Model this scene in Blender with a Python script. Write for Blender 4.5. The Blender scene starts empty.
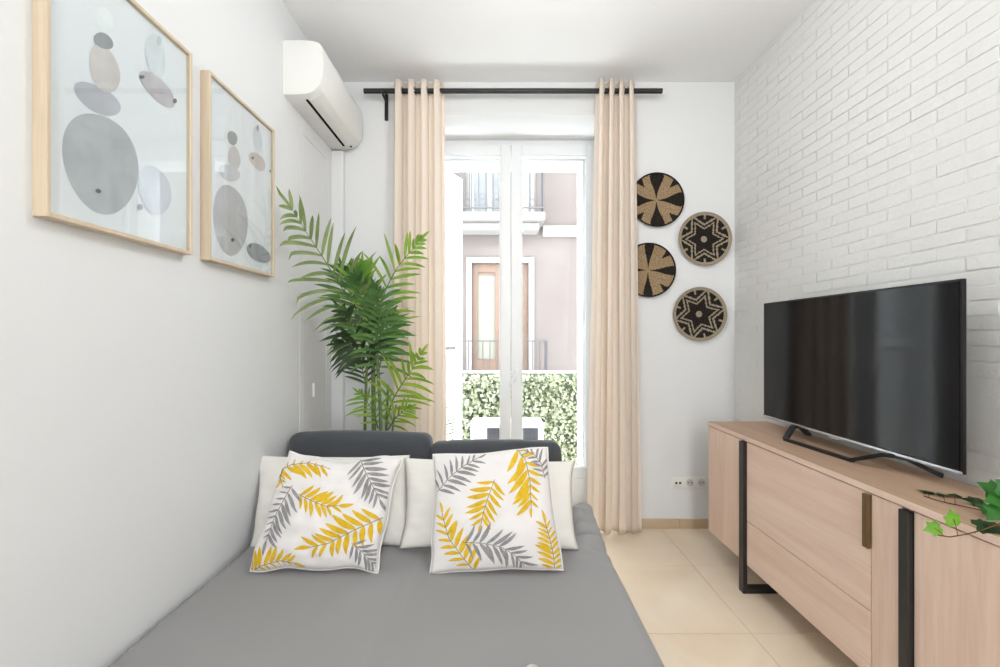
import bpy, bmesh, math, random
import numpy as np
from mathutils import Vector, Matrix, noise
R = random.Random(7)
S = bpy.context.scene
COL = S.collection
PI = math.pi

# ------------------------------------------------------------------ camera model (metres)
F, VX, VY, H = 464.0, 496.5, 337.0, 1.30
def atY(px, py, Y): return Vector(((px - VX) * Y / F, Y, H + (VY - py) * Y / F))
def atX(px, py, X):
    Y = F * X / (px - VX)
    return Vector((X, Y, H + (VY - py) * Y / F))
def atZ(px, py, Z):
    Y = F * (H - Z) / (py - VY)
    return Vector(((px - VX) * Y / F, Y, Z))

# ------------------------------------------------------------------ materials
def lin(c):
    return tuple(((v / 255) / 12.92 if v / 255 <= 0.04045 else ((v / 255 + 0.055) / 1.055) ** 2.4) for v in c) + (1.0,)

def mat(name, c, rough=0.6, spec=0.4, metal=0.0, bump=None, var=None, sheen=0.0, trans=0.0, sub=None):
    """bump=(scale,strength,distance); var=(scale,(rgb2),stretch xyz) noise colour variation."""
    m = bpy.data.materials.new(name); m.use_nodes = True
    nt = m.node_tree; N = nt.nodes; L = nt.links
    b = N['Principled BSDF']
    b.inputs['Base Color'].default_value = lin(c)
    b.inputs['Roughness'].default_value = rough
    b.inputs['Specular IOR Level'].default_value = spec
    b.inputs['Metallic'].default_value = metal
    if sheen: b.inputs['Sheen Weight'].default_value = sheen
    tc = N.new('ShaderNodeTexCoord')
    if var:
        mp = N.new('ShaderNodeMapping'); mp.inputs['Scale'].default_value = var[2] if len(var) > 2 else (1, 1, 1)
        L.new(tc.outputs['Object'], mp.inputs['Vector'])
        nz = N.new('ShaderNodeTexNoise'); nz.inputs['Scale'].default_value = var[0]; nz.inputs['Detail'].default_value = 5
        L.new(mp.outputs[0], nz.inputs['Vector'])
        cr = N.new('ShaderNodeValToRGB')
        cr.color_ramp.elements[0].position = 0.32; cr.color_ramp.elements[1].position = 0.68
        cr.color_ramp.elements[0].color = lin(c); cr.color_ramp.elements[1].color = lin(var[1])
        L.new(nz.outputs['Fac'], cr.inputs['Fac']); L.new(cr.outputs['Color'], b.inputs['Base Color'])
    if bump:
        n2 = N.new('ShaderNodeTexNoise'); n2.inputs['Scale'].default_value = bump[0]; n2.inputs['Detail'].default_value = 4
        L.new(tc.outputs['Object'], n2.inputs['Vector'])
        bp = N.new('ShaderNodeBump'); bp.inputs['Strength'].default_value = bump[1]
        bp.inputs['Distance'].default_value = bump[2] if len(bump) > 2 else 0.01
        L.new(n2.outputs['Fac'], bp.inputs['Height']); L.new(bp.outputs['Normal'], b.inputs['Normal'])
    if trans:
        tr = N.new('ShaderNodeBsdfTranslucent'); tr.inputs['Color'].default_value = lin(c)
        mx = N.new('ShaderNodeMixShader'); mx.inputs[0].default_value = trans
        if var: L.new(cr.outputs['Color'], tr.inputs['Color'])
        L.new(b.outputs[0], mx.inputs[1]); L.new(tr.outputs[0], mx.inputs[2])
        L.new(mx.outputs[0], N['Material Output'].inputs['Surface'])
    return m

def wood(name, c1, c2, axis, scale=9.0, rough=0.5):
    """fine straight oak grain running along one axis"""
    m = bpy.data.materials.new(name); m.use_nodes = True
    nt = m.node_tree; N = nt.nodes; L = nt.links; b = N['Principled BSDF']
    b.inputs['Roughness'].default_value = rough; b.inputs['Specular IOR Level'].default_value = 0.3
    tc = N.new('ShaderNodeTexCoord'); mp = N.new('ShaderNodeMapping')
    sc = [6.0, 6.0, 6.0]; sc[axis] = 0.35
    mp.inputs['Scale'].default_value = sc
    L.new(tc.outputs['Object'], mp.inputs['Vector'])
    n1 = N.new('ShaderNodeTexNoise'); n1.inputs['Scale'].default_value = scale; n1.inputs['Detail'].default_value = 7
    n1.inputs['Roughness'].default_value = 0.65; n1.inputs['Distortion'].default_value = 0.4
    L.new(mp.outputs[0], n1.inputs['Vector'])
    n0 = N.new('ShaderNodeTexNoise'); n0.inputs['Scale'].default_value = 1.6; n0.inputs['Detail'].default_value = 2
    L.new(mp.outputs[0], n0.inputs['Vector'])
    ad = N.new('ShaderNodeMath'); ad.operation = 'ADD'
    L.new(n1.outputs['Fac'], ad.inputs[0]); L.new(n0.outputs['Fac'], ad.inputs[1])
    cr = N.new('ShaderNodeValToRGB')
    cr.color_ramp.elements[0].position = 0.40; cr.color_ramp.elements[1].position = 0.62
    cr.color_ramp.elements[0].color = lin(c1); cr.color_ramp.elements[1].color = lin(c2)
    ml = N.new('ShaderNodeMath'); ml.operation = 'MULTIPLY'; ml.inputs[1].default_value = 0.5
    L.new(ad.outputs[0], ml.inputs[0]); L.new(ml.outputs[0], cr.inputs['Fac'])
    L.new(cr.outputs['Color'], b.inputs['Base Color'])
    bp = N.new('ShaderNodeBump'); bp.inputs['Strength'].default_value = 0.12; bp.inputs['Distance'].default_value = 0.002
    L.new(n1.outputs['Fac'], bp.inputs['Height']); L.new(bp.outputs['Normal'], b.inputs['Normal'])
    return m

def glass_mat(name, tint=(250, 252, 252), refl=1.0, ior=1.45):
    m = bpy.data.materials.new(name); m.use_nodes = True
    nt = m.node_tree; N = nt.nodes; L = nt.links
    for n in list(N):
        if n.type != 'OUTPUT_MATERIAL': N.remove(n)
    t = N.new('ShaderNodeBsdfTransparent'); t.inputs['Color'].default_value = lin(tint)
    g = N.new('ShaderNodeBsdfGlossy'); g.inputs['Roughness'].default_value = 0.02
    g.inputs['Color'].default_value = (refl, refl, refl, 1)
    lw_ = N.new('ShaderNodeLayerWeight'); lw_.inputs['Blend'].default_value = 0.5
    pw_ = N.new('ShaderNodeMath'); pw_.operation = 'POWER'; pw_.inputs[1].default_value = 5.0
    ma_ = N.new('ShaderNodeMath'); ma_.operation = 'MULTIPLY_ADD'; ma_.inputs[1].default_value = 0.9; ma_.inputs[2].default_value = 0.035
    L.new(lw_.outputs['Facing'], pw_.inputs[0]); L.new(pw_.outputs[0], ma_.inputs[0])
    mx = N.new('ShaderNodeMixShader')
    L.new(ma_.outputs[0], mx.inputs[0]); L.new(t.outputs[0], mx.inputs[1]); L.new(g.outputs[0], mx.inputs[2])
    L.new(mx.outputs[0], N['Material Output'].inputs['Surface'])
    return m

# ------------------------------------------------------------------ mesh builder
class MB:
    def __init__(s): s.v = []; s.f = []; s.m = []
    def add(s, vs, fs, m=0):
        o = len(s.v); s.v += [Vector(p) for p in vs]
        s.f += [tuple(i + o for i in f) for f in fs]; s.m += [m] * len(fs); return s
    def box(s, x0, x1, y0, y1, z0, z1, m=0, bev=0.0, seg=2):
        if bev <= 0:
            vs = [(x, y, z) for x in (x0, x1) for y in (y0, y1) for z in (z0, z1)]
            return s.add(vs, [(0, 1, 3, 2), (4, 6, 7, 5), (0, 4, 5, 1), (2, 3, 7, 6), (0, 2, 6, 4), (1, 5, 7, 3)], m)
        bm = bmesh.new(); bmesh.ops.create_cube(bm, size=1)
        for v in bm.verts:
            v.co = Vector(((x0 + x1) / 2 + v.co.x * (x1 - x0), (y0 + y1) / 2 + v.co.y * (y1 - y0), (z0 + z1) / 2 + v.co.z * (z1 - z0)))
        bmesh.ops.bevel(bm, geom=bm.edges[:], offset=bev, segments=seg, affect='EDGES', profile=0.5)
        return s.bm(bm, m)
    def bm(s, bm, m=0, M=None):
        bm.verts.index_update()
        vs = [(M @ v.co if M else v.co.copy()) for v in bm.verts]; fs = [tuple(v.index for v in f.verts) for f in bm.faces]
        bm.free(); return s.add(vs, fs, m)
    def tube(s, pts, r, n=10, m=0, caps=True, closed=False):
        pts = [Vector(p) for p in pts]; k = len(pts)
        rs = r if isinstance(r, (list, tuple)) else [r] * k
        rings = []; up = None
        for i, p in enumerate(pts):
            a = pts[(i - 1) % k] if (closed or i > 0) else p
            b = pts[(i + 1) % k] if (closed or i < k - 1) else p
            t = (b - a).normalized()
            if up is None: up = Vector((0, 0, 1)) if abs(t.z) < 0.9 else Vector((0, 1, 0))
            u = t.cross(up)
            if u.length < 1e-5: u = t.cross(Vector((1, 0, 0)))
            u.normalize(); w = u.cross(t).normalized(); up = w
            rings.append([p + (u * math.cos(2 * PI * j / n) + w * math.sin(2 * PI * j / n)) * rs[i] for j in range(n)])
        vs = [q for rg in rings for q in rg]; fs = []
        for i in range(k if closed else k - 1):
            i2 = (i + 1) % k
            for j in range(n):
                j2 = (j + 1) % n; fs.append((i * n + j, i * n + j2, i2 * n + j2, i2 * n + j))
        if caps and not closed:
            fs.append(tuple(range(n - 1, -1, -1))); fs.append(tuple((k - 1) * n + j for j in range(n)))
        return s.add(vs, fs, m)
    def grid(s, fn, nu, nv, m=0, flip=False):
        vs = [fn(i / nu, j / nv) for j in range(nv + 1) for i in range(nu + 1)]; fs = []
        for j in range(nv):
            for i in range(nu):
                a = j * (nu + 1) + i; q = (a, a + 1, a + nu + 2, a + nu + 1)
                fs.append(q[::-1] if flip else q)
        return s.add(vs, fs, m)
    def lathe(s, prof, c, n=32, m=0, axis='z'):
        vs = []; fs = []; k = len(prof); c = Vector(c)
        for j in range(n):
            a = 2 * PI * j / n
            for (r, h) in prof:
                if axis == 'z': d = Vector((r * math.cos(a), r * math.sin(a), h))
                elif axis == 'y': d = Vector((r * math.cos(a), h, r * math.sin(a)))
                else: d = Vector((h, r * math.cos(a), r * math.sin(a)))
                vs.append(c + d)
        for j in range(n):
            j2 = (j + 1) % n
            for i in range(k - 1): fs.append((j * k + i, j2 * k + i, j2 * k + i + 1, j * k + i + 1))
        return s.add(vs, fs, m)
    def build(s, name, mats, parent=None, smooth=None, origin=None, fixn=True):
        me = bpy.data.meshes.new(name)
        lo = Vector([min(v[i] for v in s.v) for i in range(3)]); hi = Vector([max(v[i] for v in s.v) for i in range(3)])
        org = Vector(origin) if origin is not None else (Vector(((lo.x + hi.x) / 2, (lo.y + hi.y) / 2, lo.z)) if parent is None else (lo + hi) / 2)
        me.from_pydata([v - org for v in s.v], [], s.f)
        for mm in (mats if isinstance(mats, (list, tuple)) else [mats]): me.materials.append(mm)
        me.polygons.foreach_set('material_index', s.m)
        if fixn:
            bm = bmesh.new(); bm.from_mesh(me); bmesh.ops.recalc_face_normals(bm, faces=bm.faces[:]); bm.to_mesh(me); bm.free()
        if smooth:
            me.polygons.foreach_set('use_smooth', [True] * len(me.polygons))
            if smooth < 179: me.set_sharp_from_angle(angle=math.radians(smooth))
        me.update()
        o = bpy.data.objects.new(name, me); COL.objects.link(o)
        if parent is not None:
            o.parent = parent; o.location = org - wloc(parent)
        else: o.location = org
        return o

def wloc(o):
    p = Vector(o.location)
    while o.parent is not None:
        o = o.parent; p += Vector(o.location)
    return p
def tag(o, label=None, cat=None, group=None, kind=None):
    if label: o['label'] = label
    if cat: o['category'] = cat
    if group: o['group'] = group
    if kind: o['kind'] = kind
    return o
def thing(name, loc, label, cat, group=None, kind=None):
    o = bpy.data.objects.new(name, None); o.empty_display_size = 0.1; COL.objects.link(o); o.location = loc
    return tag(o, label, cat, group, kind)

def softbox(mb, dims, M, r, n=14, puff=0.0, m=0, wr=0.0, seed=0.0):
    """rounded, padded block: dims (x,y,z) centred, r corner radius"""
    hx, hy, hz = [d / 2 for d in dims]
    def rp(p):
        q = Vector((max(-hx + r, min(hx - r, p.x)), max(-hy + r, min(hy - r, p.y)), max(-hz + r, min(hz - r, p.z))))
        d = p - q
        if d.length > 1e-9: p = q + d.normalized() * r
        a, b, c = p.x / hx, p.y / hy, p.z / hz
        p = p + Vector((math.copysign(1, a) * (abs(a) ** 4) * (1 - b * b) * (1 - c * c),
                        math.copysign(1, b) * (abs(b) ** 4) * (1 - a * a) * (1 - c * c),
                        math.copysign(1, c) * (abs(c) ** 4) * (1 - a * a) * (1 - b * b))) * puff
        if wr:
            p = p + noise.noise_vector(p * 6 + Vector((seed, 0, 0))) * wr
        return M @ p
    # spaced so that the rounded strips get several rows
    def sp(h):
        t = [-h, -h + r * 0.12, -h + r * 0.3, -h + r * 0.55, -h + r * 0.8, -h + r]
        mid = [-h + r + (2 * h - 2 * r) * i / n for i in range(1, n)]
        return t + mid + [-x for x in t[::-1]]
    X, Y, Z = sp(hx), sp(hy), sp(hz)
    def face(A, B, fn):
        vs = [rp(Vector(fn(a, b))) for b in B for a in A]; na = len(A); fs = []
        for j in range(len(B) - 1):
            for i in range(na - 1): fs.append((j * na + i, j * na + i + 1, (j + 1) * na + i + 1, (j + 1) * na + i))
        mb.add(vs, fs, m)
    for sx in (-hx, hx): face(Y, Z, lambda a, b: (sx, a, b))
    for sy in (-hy, hy): face(X, Z, lambda a, b: (a, sy, b))
    for sz in (-hz, hz): face(X, Y, lambda a, b: (a, b, sz))
    return mb
def weld(o, d=0.0005):
    bm = bmesh.new(); bm.from_mesh(o.data); bmesh.ops.remove_doubles(bm, verts=bm.verts[:], dist=d)
    bmesh.ops.recalc_face_normals(bm, faces=bm.faces[:]); bm.to_mesh(o.data); bm.free(); return o

# ------------------------------------------------------------------ palette
M_wall = mat('white_plaster', (231, 231, 231), 0.85, 0.2, bump=(60, 0.05, 0.003))
M_ceil = mat('ceiling_paint', (247, 247, 247), 0.9, 0.15)
M_brick = mat('white_painted_brick', (230, 229, 226), 0.75, 0.25, bump=(45, 0.55, 0.006))
M_lacq = mat('white_lacquer', (240, 241, 242), 0.35, 0.45)
M_plastic = mat('white_plastic', (238, 237, 233), 0.4, 0.45)
M_black = mat('black_metal', (22, 20, 20), 0.42, 0.5)
M_hole = mat('dark_recess', (18, 18, 18), 0.8, 0.1)
M_chrome = mat('brushed_steel', (200, 200, 202), 0.25, 0.5, 1.0)
M_glass = glass_mat('door_glass', refl=0.55)
M_pglass = glass_mat('picture_glass', refl=0.8)

# ------------------------------------------------------------------ room shell
XL, XR, YB, ZC, YF = -1.106, 1.623, 3.158, 3.035, -4.0
ODX0, ODX1, ODZ = -0.55, 0.772, 2.811          # inner opening of the balcony door
YD = 3.56                                      # door plane
OUX0, OUX1, OUZ, YO = -0.56, 0.678, 2.687, 3.90

def floor_mat():
    m = bpy.data.materials.new('cream_stone_tile'); m.use_nodes = True
    nt = m.node_tree; N = nt.nodes; L = nt.links; b = N['Principled BSDF']
    b.inputs['Roughness'].default_value = 0.28; b.inputs['Specular IOR Level'].default_value = 0.4
    tc = N.new('ShaderNodeTexCoord')
    n1 = N.new('ShaderNodeTexNoise'); n1.inputs['Scale'].default_value = 2.2; n1.inputs['Detail'].default_value = 8; n1.inputs['Distortion'].default_value = 1.2
    L.new(tc.outputs['Object'], n1.inputs['Vector'])
    cr = N.new('ShaderNodeValToRGB'); cr.color_ramp.elements[0].position = 0.3; cr.color_ramp.elements[1].position = 0.7
    cr.color_ramp.elements[0].color = lin((232, 211, 184)); cr.color_ramp.elements[1].color = lin((242, 227, 205))
    L.new(n1.outputs['Fac'], cr.inputs['Fac'])
    L.new(cr.outputs['Color'], b.inputs['Base Color'])
    return m
M_floor = floor_mat()
M_grout = mat('tile_grout', (205, 180, 150), 0.8, 0.2)
# floor of big square tiles, 0.6 m, thin joints
mb = MB(); mb.box(XL - 0.1, XR + 0.1, YF, YO, -0.12, -0.0025, 1)
ts = 0.60; y0 = 2.037 - 11 * ts
for i in range(-3, 4):
    for j in range(0, 15):
        ax, ay = 0.52 + i * ts, y0 + j * ts
        bx_, by_ = min(ax + ts - 0.003, XR + 0.05), min(ay + ts - 0.003, YO)
        ax = max(ax, XL - 0.05); ay = max(ay, YF)
        if bx_ - ax > 0.02 and by_ - ay > 0.02:
            mb.box(ax, bx_, ay, by_, -0.01, 0.0, 0, bev=0.0008, seg=1)
tag(mb.build('floor', [M_floor, M_grout]), kind='structure')
tag(MB().box(XL - 0.2, XR + 0.2, YF, YB, ZC, ZC + 0.15).build('ceiling', M_ceil), kind='structure')
tag(MB().box(XL - 0.2, XL, YF, YB + 0.05, -0.05, ZC + 0.02).build('wall_left', M_wall), kind='structure')

# back wall: inner leaf, reveal, outer leaf, all white plaster
mb = MB()
def wall_with_hole(mb, x0, x1, y0, y1, z0, z1, hx0, hx1, hz0, hz1):
    mb.box(x0, hx0, y0, y1, z0, z1); mb.box(hx1, x1, y0, y1, z0, z1)
    mb.box(hx0, hx1, y0, y1, hz1, z1)
    if hz0 > z0: mb.box(hx0, hx1, y0, y1, z0, hz0)
wall_with_hole(mb, XL - 0.2, XR + 0.2, YB, YD, -0.1, ZC + 0.1, ODX0, ODX1, -0.1, ODZ)
wall_with_hole(mb, XL - 0.2, XR + 0.2, YD, YD + 0.10, -0.1, ZC + 0.1, ODX0, ODX1, -0.1, ODZ)
wall_with_hole(mb, XL - 0.2, XR + 0.2, YD + 0.10, YO, -0.1, ZC + 0.1, OUX0, OUX1, -0.1, OUZ)
tag(mb.build('wall_back', M_wall), kind='structure')

# wall behind the camera, with an unseen window added for daylight fill
WX0, WX1, WZ0, WZ1 = 0.09, 0.60, 0.10, 2.60
mb = MB(); wall_with_hole(mb, XL - 0.2, XR + 0.2, YF - 0.2, YF, -0.1, ZC + 0.1, WX0, WX1, WZ0, WZ1)
tag(mb.build('wall_front', M_wall), kind='structure')
mb = MB()
for (a, b) in ((WX0, WX0 + 0.05), (WX1 - 0.05, WX1)): mb.box(a, b, YF - 0.12, YF - 0.06, WZ0, WZ1, 0, 0.004)
mb.box(WX0, WX1, YF - 0.12, YF - 0.06, WZ0, WZ0 + 0.06, 0, 0.004); mb.box(WX0, WX1, YF - 0.12, YF - 0.06, WZ1 - 0.06, WZ1, 0, 0.004)
tag(mb.build('fill_window_1', M_lacq), kind='structure')

# right wall: white painted split brick
mb = MB()
mb.box(XR, XR + 0.2, YF, YB + 0.05, -0.05, ZC + 0.02)
ph, pl, prot = 0.0512, 0.2135, 0.0030
row = 0; z = 1.319 - 26 * ph
while z < ZC:
    off = (pl / 2 if row % 2 else 0)
    y = 1.60 + off - 28 * pl
    while y < YB:
        g = 0.0033
        ya, yb = max(y + g, YF), min(y + pl - g, YB)
        za, zb = max(z + g * 0.9, 0.0), min(z + ph - g * 0.9, ZC)
        if yb - ya > 0.02 and zb - za > 0.01:
            p = prot + R.uniform(-0.0015, 0.0015)
            jit = lambda: R.uniform(-0.0012, 0.0012)
            e = 0.0035
            outer = [(XR + 0.001, ya + jit(), za + jit()), (XR + 0.001, yb + jit(), za + jit()), (XR + 0.001, yb + jit(), zb + jit()), (XR + 0.001, ya + jit(), zb + jit())]
            mid = [(XR - p * 0.75, o[1], o[2]) for o in outer]
            cy, cz = (ya + yb) / 2, (za + zb) / 2
            inn = [(XR - p + R.uniform(-0.001, 0.001), o[1] + math.copysign(e, cy - o[1]), o[2] + math.copysign(e, cz - o[2])) for o in outer]
            fs = [(8, 11, 10, 9)]
            for k in range(4):
                k2 = (k + 1) % 4
                fs += [(k, k2, 4 + k2, 4 + k), (4 + k, 4 + k2, 8 + k2, 8 + k)]
            mb.add(outer + mid + inn, fs)
        y += pl
    z += ph; row += 1
tag(mb.build('wall_right', M_brick, smooth=40, fixn=False), kind='structure')

# skirting of beige tile on the back wall
M_skirt = mat('beige_skirting_tile', (206, 184, 154), 0.4, 0.35, var=(4, (188, 165, 136)))
for nm, a, b in (('baseboard_back', ODX1 + 0.02, XR - 0.012), ('baseboard_left', XL, ODX0 - 0.02)):
    mb = MB(); x = a
    while x < b - 0.02:
        x2 = min(x + 0.45, b); mb.box(x, x2 - 0.0015, YB - 0.012, YB, 0.0, 0.064, 0, 0.0015, 1); x = x2
    tag(mb.build(nm, M_skirt), kind='structure')
# narrow boxed pipe run in the far left corner, below the air conditioner
mb = MB(); mb.box(XL, XL + 0.078, YB - 0.055, YB, 0.0, 2.548, 0, 0.004)
tag(mb.build('trim_1', M_wall), kind='structure')
# flush cupboard door let into the left wall
d2 = MB(); ya, yb = 2.60, 3.05
d2.box(XL, XL + 0.005, ya, ya + 0.045, 0.0, 2.50, 0, 0.003); d2.box(XL, XL + 0.005, yb - 0.045, yb, 0.0, 2.50, 0, 0.003)
d2.box(XL, XL + 0.005, ya + 0.045, yb - 0.045, 2.455, 2.50, 0, 0.003)
d2.box(XL, XL + 0.003, ya + 0.048, yb - 0.048, 0.01, 2.452, 0, 0.002)
door2 = tag(d2.build('door_2', M_wall), kind='structure')
lp = atX(312, 390, XL)
mb = MB(); mb.box(XL + 0.004, XL + 0.018, lp.y - 0.006, lp.y + 0.006, lp.z - 0.04, lp.z + 0.04, 0, 0.003)
mb.build('handle', M_plastic, door2)

# ------------------------------------------------------------------ balcony door (double leaf)
CX = 0.111
fr = MB()
fo = 0.05
fr.box(ODX0, ODX0 + fo, YD, YD + 0.07, 0.0, ODZ, 0, 0.004); fr.box(ODX1 - fo, ODX1, YD, YD + 0.07, 0.0, ODZ, 0, 0.004)
fr.box(ODX0 + fo, ODX1 - fo, YD, YD + 0.07, ODZ - 0.045, ODZ, 0, 0.004); fr.box(ODX0 + fo, ODX1 - fo, YD, YD + 0.07, 0.0, 0.03, 0, 0.004)
door1 = tag(fr.build('door_1', M_lacq), kind='structure')
GT, GB = H + (VY - 156) * YD / F, H + (VY - 467) * YD / F
def leaf(x0, x1, gx0, gx1, nm='door_leaf'):
    b = MB(); ya, yb = YD - 0.012, YD + 0.045; zt = ODZ - 0.04; zb = 0.028
    b.box(x0, gx0, ya, yb, zb, zt, 0, 0.004); b.box(gx1, x1, ya, yb, zb, zt, 0, 0.004)
    b.box(gx0, gx1, ya, yb, GT, zt, 0, 0.004); b.box(gx0, gx1, ya, yb, zb, GB, 0, 0.004)
    # glazing beads and the raised lower panel
    t = 0.008
    for (a, c, e, g) in ((gx0, gx0 + t, GB, GT), (gx1 - t, gx1, GB, GT), (gx0, gx1, GB, GB + t), (gx0, gx1, GT - t, GT)):
        b.box(a, c, ya + 0.008, ya + 0.02, e, g, 0, 0.002, 1)
    b.box(gx0 + 0.02, gx1 - 0.02, ya - 0.004, ya + 0.01, 0.10, GB - 0.08, 0, 0.003)
    o = b.build(nm, M_lacq, door1)
    g = MB(); g.box(gx0, gx1, YD + 0.02, YD + 0.026, GB, GT)
    g.build('pane', M_glass, o)
    return o
xg = lambda px: (px - VX) * YD / F
leaf(ODX0 + 0.045, CX - 0.002, ODX0 + 0.12, xg(500.5))
lr = leaf(CX + 0.002, ODX1 - 0.045, xg(521.5), xg(586.5))
# lever handle on the right leaf
hx, hz = xg(515.5), H + (VY - 372) * YD / F
mb = MB(); mb.box(hx - 0.014, hx + 0.014, YD - 0.022, YD - 0.012, hz - 0.075, hz + 0.075, 0, 0.004)
mb.tube([(hx, YD - 0.022, hz), (hx, YD - 0.055, hz)], 0.009, 10)
mb.tube([(hx, YD - 0.055, hz), (hx - 0.02, YD - 0.058, hz - 0.03), (hx - 0.05, YD - 0.058, hz - 0.10)], [0.010, 0.010, 0.008], 10)
mb.build('handle', M_lacq, lr, smooth=50)

# ------------------------------------------------------------------ outside: balcony, shutter, screen, cooling unit
M_conc = mat('pale_concrete', (240, 236, 230), 0.8, 0.2, var=(6, (230, 226, 220)))
tag(MB().box(-0.95, 1.15, YO, 4.62, -0.16, -0.02, 0, 0.01).build('balcony_floor', M_conc), kind='structure')

sh = thing('window_shutter', (-0.43, 3.78, 0.0), 'white slatted folding shutter leaf standing open outside the balcony door', 'shutter')
A, B = Vector((-0.50, 3.665, 0)), Vector((-0.312, 4.02, 0))
d = (B - A).normalized(); nrm = Vector((d.y, -d.x, 0)); W = (B - A).length
def sbox(b, s0, s1, t0, t1, z0, z1, tilt=0.0):
    vs = []
    for s_ in (s0, s1):
        for t_, k in ((t0, -1), (t1, 1)):
            for z_ in (z0, z1): vs.append(A + d * s_ + nrm * t_ + Vector((0, 0, z_ + k * tilt)))
    b.add(vs, [(0, 1, 3, 2), (4, 6, 7, 5), (0, 4, 5, 1), (2, 3, 7, 6), (0, 2, 6, 4), (1, 5, 7, 3)])
b = MB(); ZT = OUZ - 0.02
sbox(b, 0, 0.05, -0.016, 0.016, 0.02, ZT); sbox(b, W - 0.05, W, -0.016, 0.016, 0.02, ZT)
for z0, z1 in ((0.02, 0.12), (1.22, 1.30), (ZT - 0.07, ZT)): sbox(b, 0.05, W - 0.05, -0.016, 0.016, z0, z1)
b.build('frame', M_lacq, sh)
b = MB()
z = 0.14
while z < ZT - 0.09:
    if not (1.20 < z < 1.305): sbox(b, 0.05, W - 0.05, -0.014, 0.014, z, z + 0.006, 0.011)
    z += 0.028
b.build('slats', M_lacq, sh)

# railing of the own balcony
YR = 4.50; ZR = H + (VY - 372) * YR / F
rail = thing('balcony_railing', (0.1, YR, -0.02), 'low metal balcony railing behind the leafy screen, pale handrail along its top', 'railing')
M_rail = mat('pale_painted_steel', (226, 228, 224), 0.4, 0.4)
b = MB(); b.box(-0.92, 1.12, YR - 0.0, YR + 0.035, ZR - 0.012, ZR + 0.010, 0, 0.004); b.build('handrail', M_rail, rail)
b = MB(); b.box(-0.92, 1.12, YR + 0.005, YR + 0.03, 0.05, 0.075, 0, 0.003); b.build('bottom_rail', M_rail, rail)
x = -0.9
b = MB()
while x <= 1.11:
    b.tube([(x, YR + 0.017, -0.02), (x, YR + 0.017, ZR - 0.01)], 0.008, 8); x += 0.11
b.build('balusters', M_rail, rail, smooth=40)
# artificial leaf screen hung on the railing
sc = thing('privacy_screen', (0.1, YR - 0.05, -0.02), 'pale green artificial leaf screen covering the balcony railing', 'screen')
M_net = mat('screen_net', (94, 103, 85), 0.8, 0.2)
LG = [mat('screen_leaf_pale', (225, 225, 207), 0.45, 0.5, trans=0.35), mat('screen_leaf_soft', (193, 199, 167), 0.5, 0.5, trans=0.3),
      mat('screen_leaf_mid', (146, 157, 121), 0.5, 0.5, trans=0.25), mat('screen_leaf_deep', (80, 89, 66), 0.55, 0.4, trans=0.2)]
b = MB(); b.box(-0.9, 1.1, YR - 0.008, YR - 0.003, 0.02, ZR - 0.015); b.build('backing_net', M_net, sc)
b = MB()
for k in range(6500):
    cx, cz = R.uniform(-0.88, 1.08), R.uniform(0.0, ZR - 0.03)
    c = Vector((cx, YR - R.uniform(0.014, 0.045), cz)); s_ = R.uniform(0.013, 0.024)
    M3 = Matrix.Rotation(R.uniform(0, 2 * PI), 3, 'Y') @ Matrix.Rotation(R.uniform(-0.8, 0.8), 3, 'X') @ Matrix.Rotation(R.uniform(-0.5, 0.5), 3, 'Z')
    sh_ = [(0, 0, -1), (0.55, -0.1, -0.45), (0.75, -0.15, 0.15), (0.35, -0.1, 0.6), (0, 0, 1.1), (-0.35, -0.1, 0.6), (-0.75, -0.15, 0.15), (-0.55, -0.1, -0.45)]
    vs = [c + M3 @ (Vector(q) * s_) for q in sh_] + [c + M3 @ Vector((0, 0.006, 0))]
    b.add(vs, [(8, i, (i + 1) % 8) for i in range(8)], R.choices((0, 1, 2, 3), (0.34, 0.28, 0.22, 0.16))[0])
tag(b.build('leaf_cover', LG, sc, fixn=False), kind='stuff')

# condenser unit of the air conditioner, seen from its back
u0, u1 = atY(470.5, 422.5, 4.13), atY(544, 422.5, 4.13); zt = u0.z
ou = thing('outdoor_ac_unit', ((u0.x + u1.x) / 2, 4.2, -0.02), 'white outdoor air conditioning unit standing on the balcony floor before the leafy screen', 'air conditioner')
b = MB(); b.box(u0.x, u1.x, 4.13, 4.40, 0.03, zt, 0, 0.022, 4); b.build('casing', M_plastic, ou, smooth=40)
M_fin = mat('coil_fins', (120, 122, 128), 0.5, 0.3)
M_coil = mat('grey_coil', (84, 86, 95), 0.5, 0.4)
for (a, c) in ((487, 504), (523, 538)):
    p, q = atY(a, 428, 4.13), atY(c, 428, 4.13)
    g = MB(); g.box(p.x, q.x, 4.122, 4.132, 0.14, p.z, 0, 0.003)
    o = g.build('grille', M_coil, ou)
    f_ = MB(); xx = p.x + 0.012
    while xx < q.x - 0.01:
        f_.box(xx, xx + 0.003, 4.117, 4.123, 0.15, p.z - 0.01); xx += 0.012
    f_.build('fins', M_fin, o)
for xx in (u0.x + 0.08, u1.x - 0.08):
    f_ = MB(); f_.box(xx - 0.025, xx + 0.025, 4.12, 4.41, -0.02, 0.032, 0, 0.004); f_.build('foot', M_black, ou)

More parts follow.
